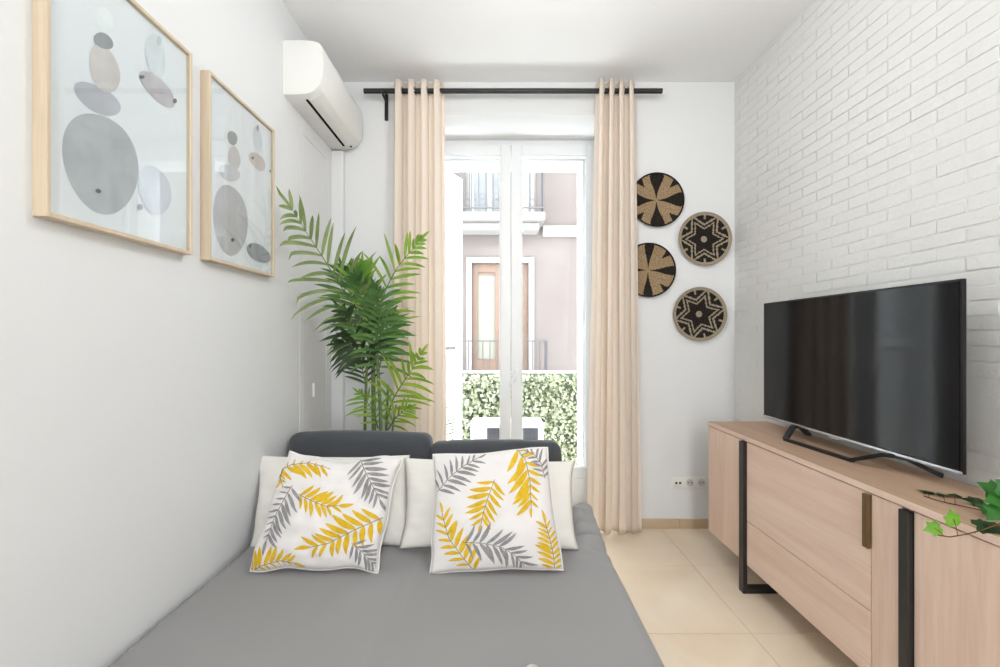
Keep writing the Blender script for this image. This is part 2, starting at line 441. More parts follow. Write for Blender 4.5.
# ------------------------------------------------------------------ apartment house across the street
YW = 9.0
bl = thing('apartment_building', (0, YW, -3.0), 'pale pink apartment house across the street with iron balconies', 'building')
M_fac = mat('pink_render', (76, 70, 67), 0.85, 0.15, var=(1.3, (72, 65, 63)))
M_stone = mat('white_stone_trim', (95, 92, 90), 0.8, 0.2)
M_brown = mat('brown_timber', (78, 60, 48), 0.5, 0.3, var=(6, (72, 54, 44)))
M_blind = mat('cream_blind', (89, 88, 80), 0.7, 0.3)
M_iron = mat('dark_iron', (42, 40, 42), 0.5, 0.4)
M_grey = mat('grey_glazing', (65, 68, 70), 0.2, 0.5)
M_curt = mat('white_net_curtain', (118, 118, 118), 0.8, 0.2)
w = lambda px, py, Y=YW: atY(px, py, Y)
q0, q1 = w(472, 263), w(528.5, 263)                      # lower french window
fx0, fx1, ftop, fbot = q0.x, q1.x, q0.z, 0.15
uy0, uy1, utop, ubot = w(466, 100).x, w(537, 100).x, 6.05, 3.62
b = MB()
for (x0, x1, z0, z1) in ((-9, min(fx0, uy0) - 0.0, -3, 6.7), (max(fx1, uy1), 9, -3, 6.7)): b.box(x0, x1, YW, YW + 0.4, z0, z1)
xa, xb = min(fx0, uy0), max(fx1, uy1)
b.box(xa, xb, YW, YW + 0.4, -3, fbot); b.box(xa, xb, YW, YW + 0.4, ftop, ubot); b.box(xa, xb, YW, YW + 0.4, utop, 6.7)
if fx0 > xa: b.box(xa, fx0, YW, YW + 0.4, fbot, ftop)
if fx1 < xb: b.box(fx1, xb, YW, YW + 0.4, fbot, ftop)
b.build('wall', M_fac, bl)
# lower window: surround, frame, blinds
b = MB(); t = 0.11
b.box(fx0 - t, fx0, YW - 0.04, YW + 0.02, fbot, ftop + t, 0, 0.01); b.box(fx1, fx1 + t, YW - 0.04, YW + 0.02, fbot, ftop + t, 0, 0.01)
b.box(fx0, fx1, YW - 0.04, YW + 0.02, ftop, ftop + t, 0, 0.01)
b.build('window_surround', M_stone, bl)
b = MB(); ft = 0.07; ya, yb = YW + 0.08, YW + 0.15; mid = (fx0 + fx1) / 2
for (a, c) in ((fx0, fx0 + 0.11), (mid - 0.10, mid + 0.10), (fx1 - 0.11, fx1)): b.box(a, c, ya, yb, fbot, ftop, 0, 0.008)
b.box(fx0, fx1, ya + 0.002, yb, ftop - 0.17, ftop, 0, 0.008); b.box(fx0, fx1, ya + 0.002, yb, fbot, 0.86, 0, 0.008)
b.box(fx0, fx1, ya + 0.03, yb + 0.02, ftop - 0.22, ftop - 0.17)
lw = b.build('window_frame', M_brown, bl)
b = MB(); b.box(fx0, fx1, yb - 0.02, yb - 0.01, 0.86, ftop - 0.2); b.build('pane', M_blind, lw)
# iron railings
def railing(x0, x1, zb, zt, depth, pitch, scroll):
    b = MB(); yf = YW - depth
    for z in (zt, zb + 0.08):
        b.box(x0, x1, yf - 0.012, yf + 0.012, z - 0.014, z + 0.014); b.box(x0 - 0.012, x0 + 0.012, yf, YW, z - 0.014, z + 0.014); b.box(x1 - 0.012, x1 + 0.012, yf, YW, z - 0.014, z + 0.014)
    n = int((x1 - x0) / pitch)
    for i in range(n + 1):
        x = x0 + (x1 - x0) * i / n; b.tube([(x, yf, zb), (x, yf, zt)], 0.009 if 0 < i < n else 0.016, 6)
        if scroll and i < n:
            xm = x + pitch / 2
            for zc in (zb + 0.17, zb + 0.29):
                b.tube([(xm + 0.042 * math.cos(a * PI / 6), yf, zc + 0.055 * math.sin(a * PI / 6)) for a in range(12)], 0.006, 5, closed=True)
    for i in range(1, max(2, int(depth / pitch))):
        for x in (x0, x1):
            y = yf + depth * i / max(2, int(depth / pitch)); b.tube([(x, y, zb), (x, y, zt)], 0.009, 6)
    return b
DL = 0.55
lz = 0.22
railing(w(440, 0, YW - DL).x, w(547, 0, YW - DL).x, lz, atY(0, 341, YW - DL).z, DL, 0.125, False).build('railing', M_iron, bl, smooth=40)
b = MB(); b.box(w(436, 0, YW - DL).x, w(551, 0, YW - DL).x, YW - DL - 0.06, YW, lz - 0.16, lz, 0, 0.02); b.build('balcony_slab', M_stone, bl)
zs = atY(0, 212, YW - DL).z; xs0, xs1 = w(420, 0, YW - DL).x, w(543.5, 0, YW - DL).x
railing(xs0 + 0.02, xs1, zs, zs + 1.0, DL, 0.125, True).build('railing', M_iron, bl, smooth=40)
b = MB(); b.box(xs0, xs1 + 0.03, YW - DL - 0.04, YW, zs - 0.15, zs, 0, 0.02); b.box(xs0 + 0.06, xs1 - 0.06, YW - DL + 0.10, YW, zs - 0.30, zs - 0.15, 0, 0.03)
b.build('balcony_slab', M_stone, bl)
b = MB(); b.box(xs1 + 0.03, 9, YW - 0.06, YW + 0.02, zs - 0.34, zs - 0.12, 0, 0.02); b.build('string_course', M_stone, bl)
# upper window with net curtains and a plant ball on its balcony
b = MB()
for (a, c) in ((uy0, uy0 + 0.06), (uy1 - 0.06, uy1), ((uy0 + uy1) / 2 - 0.05, (uy0 + uy1) / 2 + 0.05)): b.box(a, c, YW + 0.06, YW + 0.12, ubot, utop)
b.box(uy0, uy1, YW + 0.061, YW + 0.12, ubot, ubot + 0.12); uw = b.build('window_frame', M_stone, bl)
b = MB(); b.box(uy0, uy1, YW + 0.11, YW + 0.12, ubot + 0.1, utop); b.build('pane', M_grey, uw)
b = MB()
for k, (a, c) in enumerate(((470, 474), (487, 492), (522, 530), (531, 537))):
    x0, x1 = w(a, 0).x, w(c, 0).x
    b.grid(lambda u, v: Vector((x0 + (x1 - x0) * u, YW + 0.085 + 0.012 * math.sin(u * 9), ubot + 0.12 + (utop - ubot - 0.12) * v)), 10, 2)
b.build('net_curtain', M_curt, uw, smooth=60)

# ------------------------------------------------------------------ curtain rod and curtains
YRod = 3.055
r0, r1 = atY(364, 91, YRod), atY(662, 91, YRod); ZRod = r0.z
rod = thing('curtain_rod', ((r0.x + r1.x) / 2, YRod, ZRod), 'straight black metal curtain rod above the balcony door', 'curtain rod')
b = MB(); b.tube([(r0.x, YRod, ZRod), (r1.x, YRod, ZRod)], 0.0165, 16); b.build('pole', M_black, rod, smooth=50)
for px in (383, 656):
    p = atY(px, 100, YRod); b = MB()
    b.box(p.x - 0.012, p.x + 0.012, YB - 0.012, YB, ZRod - 0.15, ZRod + 0.03, 0, 0.003)
    b.tube([(p.x, YB - 0.006, ZRod - 0.026), (p.x, YRod, ZRod - 0.026)], 0.008, 8)
    b.tube([(p.x, YRod - 0.02, ZRod - 0.016), (p.x, YRod, ZRod - 0.027), (p.x, YRod + 0.02, ZRod - 0.016)], 0.006, 8)
    if px < 500: b.build('bracket', M_black, rod, smooth=40)
M_cur = mat('cream_curtain_fabric', (253, 243, 232), 0.85, 0.15, bump=(500, 0.12, 0.001), trans=0.42, sheen=0.1)
def curtain(name, label, xt0, xt1, xb0, xb1, waves, zbot, seed, phase):
    top = ZRod + 0.065
    rr = random.Random(seed)
    jit = [rr.uniform(-1, 1) for _ in range(60)]
    th = thing(name, ((xb0 + xb1) / 2, YRod, zbot), label, 'curtain', 'curtains at the balcony door')
    NU, NV = waves * 36, 60
    def fn(u, v):
        z = zbot + (top - zbot) * v
        e = 1 - v
        x = (xt0 + (xt1 - xt0) * u) * v + (xb0 + (xb1 - xb0) * u) * e
        a = u * waves * 2 * PI + phase
        i = int(u * waves)
        amp = 0.036 + 0.007 * math.sin(3.1 * u + seed)
        # lower down the folds wander, some flatten
        fl = 1 + 0.5 * e * noise.noise(Vector((u * waves * 0.8, seed * 3.3, e * 1.2)))
        s = math.sin(a + 0.9 * e * noise.noise(Vector((u * 3, e * 1.5, seed))))
        s = math.copysign(abs(s) ** 0.75, s)
        y = YRod + amp * fl * s
        x += 0.011 * math.cos(2 * a + 0.4) * (0.6 + 0.4 * e) + 0.012 * e * noise.noise(Vector((u * 5, e * 2, seed + 9)))
        return Vector((x, min(y, YB - 0.02), z))
    b = MB(); b.grid(fn, NU, NV)
    o = b.build('fabric', M_cur, th, smooth=179, fixn=False)
    md = o.modifiers.new('Thick', 'SOLIDIFY'); md.thickness = 0.002; md.offset = 0
    # stitched bottom hem
    # eyelets at the crossings of the rod
    for k in range(2 * waves):
        u = (k * PI - phase) / (waves * 2 * PI)
        if 0.01 < u < 0.99:
            v = (ZRod - zbot) / (top - zbot); c = fn(u, v); c = Vector((c.x, YRod, ZRod))
            t2 = (fn(min(1, u + 0.004), v) - fn(max(0, u - 0.004), v)).normalized()
            up = Vector((0, 0, 1))
            pts = [c + (t2 * math.cos(2 * PI * q / 24) + up * math.sin(2 * PI * q / 24)) * 0.0235 for q in range(24)]
            e_ = MB(); e_.tube(pts, 0.0035, 8, closed=True)
            e_.build('eyelet', M_chrome, th, smooth=179)
    return th
xw = lambda px: (px - VX) * YRod / F
curtain('curtain', 'cream eyelet curtain left of the balcony door, behind the palm', xw(393), xw(444), xw(391), xw(446), 4, 0.012, 3, 2.2)
curtain('curtain', 'cream eyelet curtain right of the balcony door, beside the woven plates', xw(596.5), xw(636), xw(588), xw(642), 4, 0.012, 8, 2.2)

# ------------------------------------------------------------------ wall mounted air conditioner
ay0, ay1 = 2.404, 3.125
zt, zb = 2.842, 2.556
ac = thing('air_conditioner', (XL, (ay0 + ay1) / 2, zb), 'white split air conditioner mounted high on the left wall', 'air conditioner')
prof = [(0.0, zb + 0.012), (0.0, zt), (0.10, zt), (0.150, zt - 0.004), (0.180, zt - 0.012), (0.198, zt - 0.028), (0.206, zt - 0.06), (0.209, zt - 0.12),
        (0.206, zt - 0.18), (0.198, zt - 0.215), (0.183, zt - 0.243), (0.160, zt - 0.265), (0.128, zt - 0.280), (0.09, zb + 0.002), (0.05, zb), (0.0, zb)]
prof = prof[1:]
n = len(prof)
def prism(b, pr, y0, y1, e=0.008, m=0):
    cx = sum(p[0] for p in pr) / len(pr); cz = sum(p[1] for p in pr) / len(pr)
    rings = []
    for (y, s_) in ((y0, 0.955), (y0 + e * 0.3, 0.985), (y0 + e, 1.0), (y1 - e, 1.0), (y1 - e * 0.3, 0.985), (y1, 0.955)):
        rings.append([Vector((XL + max(0, cx + (p[0] - cx) * (s_ if p[0] > 0.001 else 1)), y, cz + (p[1] - cz) * s_)) for p in pr])
    vs = [q for r_ in rings for q in r_]; k = len(pr); fs = []
    for i in range(len(rings) - 1):
        for j in range(k):
            j2 = (j + 1) % k; fs.append((i * k + j, i * k + j2, (i + 1) * k + j2, (i + 1) * k + j))
    fs.append(tuple(range(k))[::-1]); fs.append(tuple((len(rings) - 1) * k + j for j in range(k)))
    b.add(vs, fs, m)
b = MB(); prism(b, prof, ay0, ay1); b.build('body', M_plastic, ac, smooth=35)
# louver flap and the dark air slot beside it, on the underside curve
def strip(pts2, y0, y1, off):
    b = MB(); b_ = [(p[0], p[1]) for p in pts2]
    cx, cz = 0.09, (zt + zb) / 2
    vs = []
    for y in (y0, y1):
        for o_ in (off, -0.002):
            for p in b_:
                dx, dz = p[0] - cx, p[1] - cz; l_ = math.hypot(dx, dz)
                vs.append(Vector((XL + p[0] + dx / l_ * o_, y, p[1] + dz / l_ * o_)))
    k = len(b_); fs = []
    for i in range(k - 1):
        fs += [(i, i + 1, 2 * k + i + 1, 2 * k + i), (k + i, 3 * k + i, 3 * k + i + 1, k + i + 1), (i, k + i, k + i + 1, i + 1), (2 * k + i, 2 * k + i + 1, 3 * k + i + 1, 3 * k + i)]
    fs += [(0, 2 * k, 3 * k, k), (k - 1, 2 * k - 1, 4 * k - 1, 3 * k - 1)]
    b.add(vs, fs); return b
strip([(0.183, zt - 0.243), (0.160, zt - 0.265), (0.128, zt - 0.280), (0.112, zt - 0.2835)], ay0 + 0.055, ay1 - 0.07, 0.003).build('flap', M_plastic, ac, smooth=60)
strip([(0.108, zt - 0.2838), (0.094, zb + 0.0022)], ay0 + 0.055, ay1 - 0.07, 0.0022).build('air_slot', M_hole, ac)
b = MB(); b.box(XL + 0.134, XL + 0.144, ay1 - 0.05, ay1 - 0.035, zt - 0.281, zt - 0.272, 0, 0.002); b.build('indicator', M_hole, ac)

# ------------------------------------------------------------------ framed prints on the left wall
M_oak = wood('light_oak_frame', (206, 187, 161), (222, 205, 182), 2, 12)
M_paper = mat('print_paper', (243, 243, 246), 0.7, 0.2)
def picture(label, y0, y1, z0, z1, blobs):
    dp = 0.036; fw = 0.012
    th = thing('framed_picture', (XL, (y0 + y1) / 2, z0), label, 'picture', 'pebble prints on the left wall')
    b = MB(); X0, X1 = XL, XL + dp
    b.box(X0, X1, y0, y0 + fw, z0, z1, 0, 0.0015, 1); b.box(X0, X1, y1 - fw, y1, z0, z1, 0, 0.0015, 1)
    b.box(X0, X1, y0 + fw, y1 - fw, z0, z0 + fw, 0, 0.0015, 1); b.box(X0, X1, y0 + fw, y1 - fw, z1 - fw, z1, 0, 0.0015, 1)
    b.build('frame', M_oak, th)
    mats = [M_paper]; b = MB(); Xp = XL + 0.022
    b.box(XL + 0.012, Xp, y0 + fw, y1 - fw, z0 + fw, z1 - fw)
    for k, (cx, cy, rx, ry, an, c) in enumerate(blobs):
        mats.append(mat('watercolour_stone', c, 0.7, 0.15, var=(14, tuple(min(255, int(v * 1.07)) for v in c))))
        ca, sa = math.cos(math.radians(an)), math.sin(math.radians(an)); pts = []
        for i in range(40):
            t = 2 * PI * i / 40; w_ = 1 + 0.05 * math.sin(2 * t + k) + 0.03 * math.sin(3 * t + 2 * k)
            ex, ey = rx * w_ * math.cos(t), ry * w_ * math.sin(t)
            p = atX(cx + ex * ca - ey * sa, cy + ex * sa + ey * ca, Xp)
            p.y = min(max(p.y, y0 + fw + 0.002), y1 - fw - 0.002); p.z = min(max(p.z, z0 + fw + 0.002), z1 - fw - 0.002)
            p.x = Xp + 0.0003 * (k + 1); pts.append(p)
        b.add(pts, [tuple(range(40))[::-1]], k + 1)
    b.build('print', mats, th, fixn=False)
    g = MB(); g.box(Xp + 0.0065, Xp + 0.0085, y0 + fw, y1 - fw, z0 + fw, z1 - fw); g.build('glass', M_pglass, th)
pz0, pz1 = 1.588, 2.297
picture('oak framed pebble print on the left wall, the one farther from the palm', 1.104, 1.634, pz0, pz1, [
    (103, 20, 10, 13, 0, (236, 238, 238)), (100, 163, 35, 54, -14, (186, 186, 190)), (97, 99, 25, 13, 32, (190, 189, 196)), (104, 69, 14, 25, -22, (212, 203, 200)),
    (103, 41, 11, 7, 38, (158, 158, 162)), (155, 56, 10, 22, -8, (222, 225, 228)), (157, 89, 24, 9, 44, (200, 193, 197)),
    (154, 190, 15, 26, -12, (214, 215, 224)), (141, 77, 2.5, 2, 0, (110, 108, 110)), (174, 101, 2, 2.5, 0, (120, 118, 120)), (158, 41, 2.5, 5, 0, (205, 210, 212)), (97, 191, 3, 2, 20, (110, 110, 112)), (139, 207, 2.5, 3, 0, (165, 165, 172))])
picture('oak framed pebble print beside the palm frond, further along the left wall', 1.731, 2.241, pz0, pz1, [
    (223, 127, 10, 12, 0, (234, 235, 238)), (230, 220, 16.5, 37, -3, (190, 187, 190)), (229, 173, 11, 8, 30, (205, 203, 208)), (234, 158, 6, 12, -10, (205, 199, 199)),
    (232, 138, 5, 7, -20, (168, 167, 170)), (257, 139, 4.5, 13, -8, (220, 220, 226)), (257, 161.5, 11, 6, 48, (205, 195, 192)),
    (258, 253, 13, 8, 30, (160, 160, 168)), (232, 240, 1.6, 2, 0, (96, 94, 96)), (252, 158, 1.2, 1.5, 0, (100, 98, 100)), (249.5, 246, 1.3, 2, 0, (100, 98, 102)), (257, 128, 1.2, 3, 0, (170, 170, 175)), (269.5, 171, 0.8, 1.2, 0, (120, 118, 120))])

# ------------------------------------------------------------------ woven plates
M_straw = mat('natural_straw', (172, 158, 138), 0.85, 0.15, var=(220, (134, 120, 100)))
M_tan = mat('tan_straw', (166, 144, 112), 0.85, 0.15, var=(110, (134, 108, 82)))
M_dark = mat('black_dyed_fibre', (46, 40, 36), 0.85, 0.15, var=(90, (30, 26, 24)))
def plate(label, px, py, rpx, pat, rot, mats):
    c = atY(px, py, YB - 0.02); r = rpx * (YB - 0.02) / F
    nr, na = 34, 216
    b = MB(); vs = []; fs = []; ms = []
    # dish opens towards the room; y is measured from the wall
    def dep(t): return 0.008 + 0.020 * t ** 2.5
    vs = [Vector((c.x, YB - dep(0), c.z))]
    for i in range(1, nr + 1):
        t = i / nr
        rip = 0.0012 if i % 2 else -0.0006
        for j in range(na):
            a = 2 * PI * j / na
            vs.append(Vector((c.x + r * t * math.cos(a), YB - dep(t) - rip, c.z + r * t * math.sin(a))))
    for j in range(na):
        fs.append((0, 1 + j, 1 + (j + 1) % na)); ms.append(pat(0.0, 2 * PI * (j + .5) / na - rot))
    for i in range(1, nr):
        for j in range(na):
            a0 = 1 + (i - 1) * na; j2 = (j + 1) % na
            fs.append((a0 + j, a0 + na + j, a0 + na + j2, a0 + j2)); ms.append(pat((i + .5) / nr, 2 * PI * (j + .5) / na - rot))
    # back side and edge
    k0 = len(vs); last = 1 + (nr - 1) * na
    for (t, dd) in ((0.985, 0.007), (0.9, 0.010), (0.3, 0.0085)):
        for j in range(na):
            a = 2 * PI * j / na; vs.append(Vector((c.x + r * t * math.cos(a), YB - max(0.0006, (dep(1) if t > .95 else dep(t)) - dd), c.z + r * t * math.sin(a))))
    prev = last
    for q in range(3):
        cur = k0 + q * na
        for j in range(na):
            j2 = (j + 1) % na; fs.append((prev + j, cur + j, cur + j2, prev + j2)); ms.append(ms[-1] if False else pat(1.0, 0.0))
        prev = cur
    fs.append(tuple(prev + j for j in range(na))); ms.append(0)
    b.v = vs; b.f = fs; b.m = ms
    o = b.build('woven_plate', mats, smooth=179, origin=(c.x, YB, c.z))
    tag(o, label, 'plate', 'woven plates on the back wall')
def pat_petal(width, small):
    def f(t, a):
        if t > 0.945: return 1
        q = (a + PI / 4) % (PI / 2) - PI / 4
        if 0.06 < t and abs(q) < width * (0.35 + 0.75 * min(1, t * 1.5)) * (1 if t < 0.9 else 0.9): return 1
        q2 = a % (PI / 2) - PI / 4
        if t > 0.68 and abs(q2 + 0.04) < small * (t - 0.6) / 0.4: return 1
        return 0
    return f
def pat_star(t, a):
    if t > 0.87: return 0
    if t < 0.13: return 0
    q = abs((a + PI / 6) % (PI / 3) - PI / 6) / (PI / 6)       # 0 on a point, 1 in a notch
    # straight edges between point radius 1 and notch radius 0.52
    def star(k):
        P0 = (k, 0.0); an = PI / 6; P1 = (k * 0.56 * math.cos(an), k * 0.56 * math.sin(an)); th = q * PI / 6
        dx, dy = P1[0] - P0[0], P1[1] - P0[1]
        den = math.cos(th) * dy - math.sin(th) * dx
        return (P0[0] * dy - P0[1] * dx) / den
    e = t / star(1.0)
    saw = 0.012 * (1 if int(a * 36 / PI) % 2 else -1)
    e += saw
    if e < 0.64: return 1
    if e < 0.745: return 0
    if e < 0.895: return 1
    if e < 1.03: return 0
    if q > 0.55 and t > 0.74 and abs(q - 1) < 0.07 + 0.02 * (int(t * 34) % 2): return 0
    return 1
plate('topmost woven plate, tan with four broad black petals, tucked behind the curtain edge', 657, 199.8, 27.2, pat_petal(0.27, 0.16), 0.02, [M_tan, M_dark])
plate('upper star woven plate, black and straw, touching no curtain', 704.8, 238.8, 26.8, pat_star, 0.0, [M_straw, M_dark])
plate('lower half hidden tan plate with narrow black cross, behind the curtain edge', 648.6, 270, 27.2, pat_petal(0.19, 0.14), -0.03, [M_tan, M_dark])
plate('lowest woven plate, black and straw star with pale green centre, nearest the television', 699.8, 314, 27, pat_star, 0.22, [M_straw, M_dark])

# ------------------------------------------------------------------ wall socket
s0, s1 = atY(671.6, 476.5, YB), atY(706.7, 488, YB)
so = thing('wall_socket', ((s0.x + s1.x) / 2, YB, s1.z), 'white triple wall socket plate low on the back wall', 'socket')
b = MB(); b.box(s0.x, s1.x, YB - 0.010, YB, s1.z, s0.z, 0, 0.003); b.build('plate', M_plastic, so)
cz = (s0.z + s1.z) / 2; ww = (s1.x - s0.x) / 3
M_sock = mat('socket_grey', (200, 198, 195), 0.5, 0.4)
for k in range(3):
    cx = s0.x + ww * (k + 0.5)
    if k == 0:
        b = MB(); b.box(cx - 0.026, cx + 0.026, YB - 0.013, YB - 0.009, cz - 0.026, cz + 0.026, 0, 0.002)
        o = b.build('data_outlet', M_plastic, so); hs = 0.013
        for sx in (-1, 1):
            h_ = MB(); h_.box(cx + sx * hs - 0.007, cx + sx * hs + 0.007, YB - 0.0142, YB - 0.012, cz - 0.008, cz + 0.006, 0, 0.001, 1); h_.build('port', M_hole, o)
    else:
        b = MB(); b.lathe([(0.0, -0.011), (0.018, -0.011), (0.019, -0.0145), (0.024, -0.0145), (0.025, -0.009)], (cx, YB, cz), 28, axis='y')
        o = b.build('power_outlet', M_sock, so, smooth=30)
        for sx in (-1, 1):
            h_ = MB(); h_.lathe([(0.0, -0.0122), (0.004, -0.0122), (0.004, -0.0105)], (cx + sx * 0.0095, YB, cz), 12, axis='y'); h_.build('pin_hole', M_hole, o)

# ------------------------------------------------------------------ sideboard
FX = 1.264; ST = 0.798; SB = 0.149; SY1 = 2.767; SY0 = 0.99; BX = 1.612
sd = thing('sideboard', ((FX + BX) / 2, (SY0 + SY1) / 2, 0), 'long oak veneer sideboard on black metal frame legs along the brick wall', 'sideboard')
oc1, oc2 = (222, 192, 172), (234, 209, 191)
W_v = wood('oak_vertical_grain', oc1, oc2, 2); W_y = wood('oak_long_grain', oc1, oc2, 1); W_top_shaded = wood('oak_top_shaded', (186, 154, 128), (202, 171, 144), 1)  # top oak darkened: the weaker light on it is put into the colour
b = MB(); b.box(FX - 0.004, BX, SY0, SY1, ST - 0.022, ST, 0, 0.0015, 1); b.build('top', W_top_shaded, sd)
b = MB(); b.box(FX - 0.0055, FX - 0.0042, SY0, SY1, ST - 0.022, ST - 0.0005); b.build('lip_highlight', W_y, sd)  # paler strip added as the highlight along the top's front edge
b = MB(); b.box(FX + 0.02, BX, SY0 + 0.018, SY1 - 0.018, SB + 0.0, ST - 0.024); 
b.build('carcass', W_y, sd)
b = MB(); b.box(FX + 0.0, BX - 0.001, SY1 - 0.018, SY1, SB, ST - 0.023, 0, 0.001, 1); b.build('side_panel', W_v, sd)
b = MB(); b.box(FX + 0.0, BX - 0.001, SY0, SY0 + 0.018, SB, ST - 0.023, 0, 0.001, 1); b.build('side_panel', W_v, sd)
def yf(px, X=FX): return F * X / (px - VX)
LEG1 = (yf(744, 1.252), yf(739.5, 1.252)); LEG2 = (yf(909, 1.252), yf(899, 1.252))
zt_ = ST - 0.027
mid0, mid1 = yf(871.2), LEG1[0] - 0.004
def panel(nm, y0, y1, z0, z1, m):
    b = MB(); b.box(FX, FX + 0.018, y0, y1, z0, z1, 0, 0.0012, 1); return b.build(nm, m, sd)
panel('door', LEG1[1] + 0.003, SY1 - 0.020, SB, zt_, W_v)
flap = panel('flap_door', mid0 + 0.0015, mid1, 0.374, zt_, W_y)
panel('drawer', mid0 + 0.0015, mid1, SB, 0.371, W_y)
panel('stile', LEG2[1] + 0.003, mid0 - 0.0015, SB, zt_, W_v)
panel('door', SY0 + 0.020, LEG2[0] - 0.004, SB, zt_, W_v)
M_bronze = mat('bronze_handle', (112, 88, 60), 0.4, 0.5, 0.4)
hz0 = H - (549 - VY) * mid0 / F
b = MB(); b.box(FX - 0.014, FX + 0.002, mid0 - 0.001, mid0 + 0.024, hz0, zt_ - 0.004, 0, 0.002, 1); b.build('handle', M_bronze, flap)
M_leg = mat('black_coated_steel', (40, 38, 38), 0.38, 0.5)
for (a, c) in (LEG1, LEG2):
    b = MB()
    b.box(FX - 0.016, FX + 0.006, a, c, 0.0, zt_ - 0.004, 0, 0.002, 1)
    b.box(FX + 0.006, BX - 0.03, a, c, 0.0, 0.028, 0, 0.002, 1); b.box(BX - 0.03, BX - 0.008, a, c, 0.0, SB + 0.0, 0, 0.002, 1)
    b.build('leg_frame', M_leg, sd)

# ------------------------------------------------------------------ television
TX = 1.47; ty0, ty1 = yf(962.0, TX), yf(763.2, TX); tz1 = H + 0.1262 * TX; tz0 = H - 0.297 * TX
tv = thing('television', (TX, (ty0 + ty1) / 2, ST), 'large black flat screen television standing on the oak sideboard', 'television')
M_tvb = mat('black_tv_plastic', (14, 14, 15), 0.4, 0.4)
M_scr = mat('tv_screen_glass', (3, 3, 5), 0.07, 0.27)
M_sil = mat('silver_trim', (190, 192, 198), 0.22, 0.5, 0.9)
b = MB(); b.box(TX + 0.002, TX + 0.016, ty0, ty1, tz0, tz1, 0, 0.003); b.box(TX + 0.014, TX + 0.055, ty0 + 0.14, ty1 - 0.14, tz0 + 0.02, tz0 + 0.34, 0, 0.012); b.build('housing', M_tvb, tv, smooth=40)
b = MB(); b.box(TX - 0.0005, TX + 0.003, ty0 + 0.008, ty1 - 0.008, tz0 + 0.014, tz1 - 0.008); b.build('screen', M_scr, tv)
b = MB(); b.box(TX - 0.004, TX + 0.006, ty0 + 0.001, ty1 - 0.001, tz0 - 0.001, tz0 + 0.011, 0, 0.003); b.build('lower_trim', M_sil, tv)
b = MB(); ym = (ty0 + ty1) / 2; b.box(TX - 0.008, TX - 0.003, ym - 0.03, ym + 0.03, tz0 - 0.007, tz0 + 0.002, 0, 0.0015, 1); b.build('badge', M_sil, tv)
def flat(b, pts, w_, t_):
    """bar of rectangular section lying along a path"""
    pts = [Vector(p) for p in pts]; rings = []
    for i, p in enumerate(pts):
        a = pts[max(0, i - 1)]; c = pts[min(len(pts) - 1, i + 1)]; t = (c - a).normalized()
        s_ = t.cross(Vector((0, 0, 1))).normalized(); u = s_.cross(t)
        rings.append([p + s_ * w_ / 2 + u * t_ / 2, p - s_ * w_ / 2 + u * t_ / 2, p - s_ * w_ / 2 - u * t_ / 2, p + s_ * w_ / 2 - u * t_ / 2])
    vs = [q for r_ in rings for q in r_]; fs = [(0, 1, 2, 3), tuple((len(pts) - 1) * 4 + j for j in (3, 2, 1, 0))]
    for i in range(len(pts) - 1):
        for j in range(4): fs.append((i * 4 + j, (i + 1) * 4 + j, (i + 1) * 4 + (j + 1) % 4, i * 4 + (j + 1) % 4))
    b.add(vs, fs)
zf = ST + 0.0075
b = MB()
flat(b, [(1.398, 2.245, zf), (1.403, 2.248, zf + 0.006), (1.452, 2.275, tz0 - 0.006), (1.478, 2.29, tz0 - 0.002), (1.505, 2.305, tz0 - 0.006), (1.585, 2.36, zf), (1.592, 2.365, zf)], 0.024, 0.015)
b.build('foot', M_black, tv, smooth=30)
b = MB()
flat(b, [(1.426, 1.865, zf), (1.432, 1.855, zf + 0.005), (1.458, 1.75, tz0 - 0.007), (1.476, 1.715, tz0 - 0.003), (1.50, 1.70, tz0 - 0.008), (1.585, 1.66, zf + 0.002), (1.592, 1.655, zf)], 0.024, 0.015)
b.build('foot', M_black, tv, smooth=30)
b = MB(); flat(b, [(1.398, 2.25, zf - 0.001), (1.412, 2.05, zf - 0.001), (1.428, 1.86, zf - 0.001)], 0.018, 0.013); b.build('foot_bar', M_black, tv, smooth=30)

# ------------------------------------------------------------------ ivy trailing over the sideboard top
M_iv = [mat('ivy_leaf_bright', (122, 178, 52), 0.45, 0.4, var=(30, (96, 152, 44)), trans=0.25), mat('ivy_leaf_dark', (34, 66, 24), 0.4, 0.4, var=(30, (22, 46, 18)), trans=0.1),
        mat('ivy_stem', (104, 74, 50), 0.7, 0.2), mat('ivy_leaf_mid', (62, 132, 48), 0.45, 0.4, var=(30, (44, 104, 40)), trans=0.2)]
iv = thing('potted_ivy', (1.45, 1.06, ST), 'green ivy on the near end of the sideboard, one vine hanging over the front', 'plant')
b = MB(); b.lathe([(0.0, 0.0), (0.045, 0.0), (0.055, 0.01), (0.068, 0.10), (0.070, 0.115), (0.064, 0.115), (0.060, 0.10), (0.0, 0.098)], (1.45, 1.06, ST), 36); b.build('pot', M_lacq, iv, smooth=40)
b = MB(); b.lathe([(0.0, 0.104), (0.03, 0.105), (0.059, 0.1)], (1.45, 1.06, ST), 24); b.build('soil', mat('dark_soil', (58, 44, 34), 0.95, 0.1, bump=(80, 0.8)), iv)
IVY = [(0, -0.50), (0.24, -0.66), (0.60, -0.44), (0.54, -0.1), (0.66, 0.26), (0.34, 0.34), (0, 0.9), (-0.34, 0.34), (-0.66, 0.26), (-0.54, -0.1), (-0.60, -0.44), (-0.24, -0.66)]
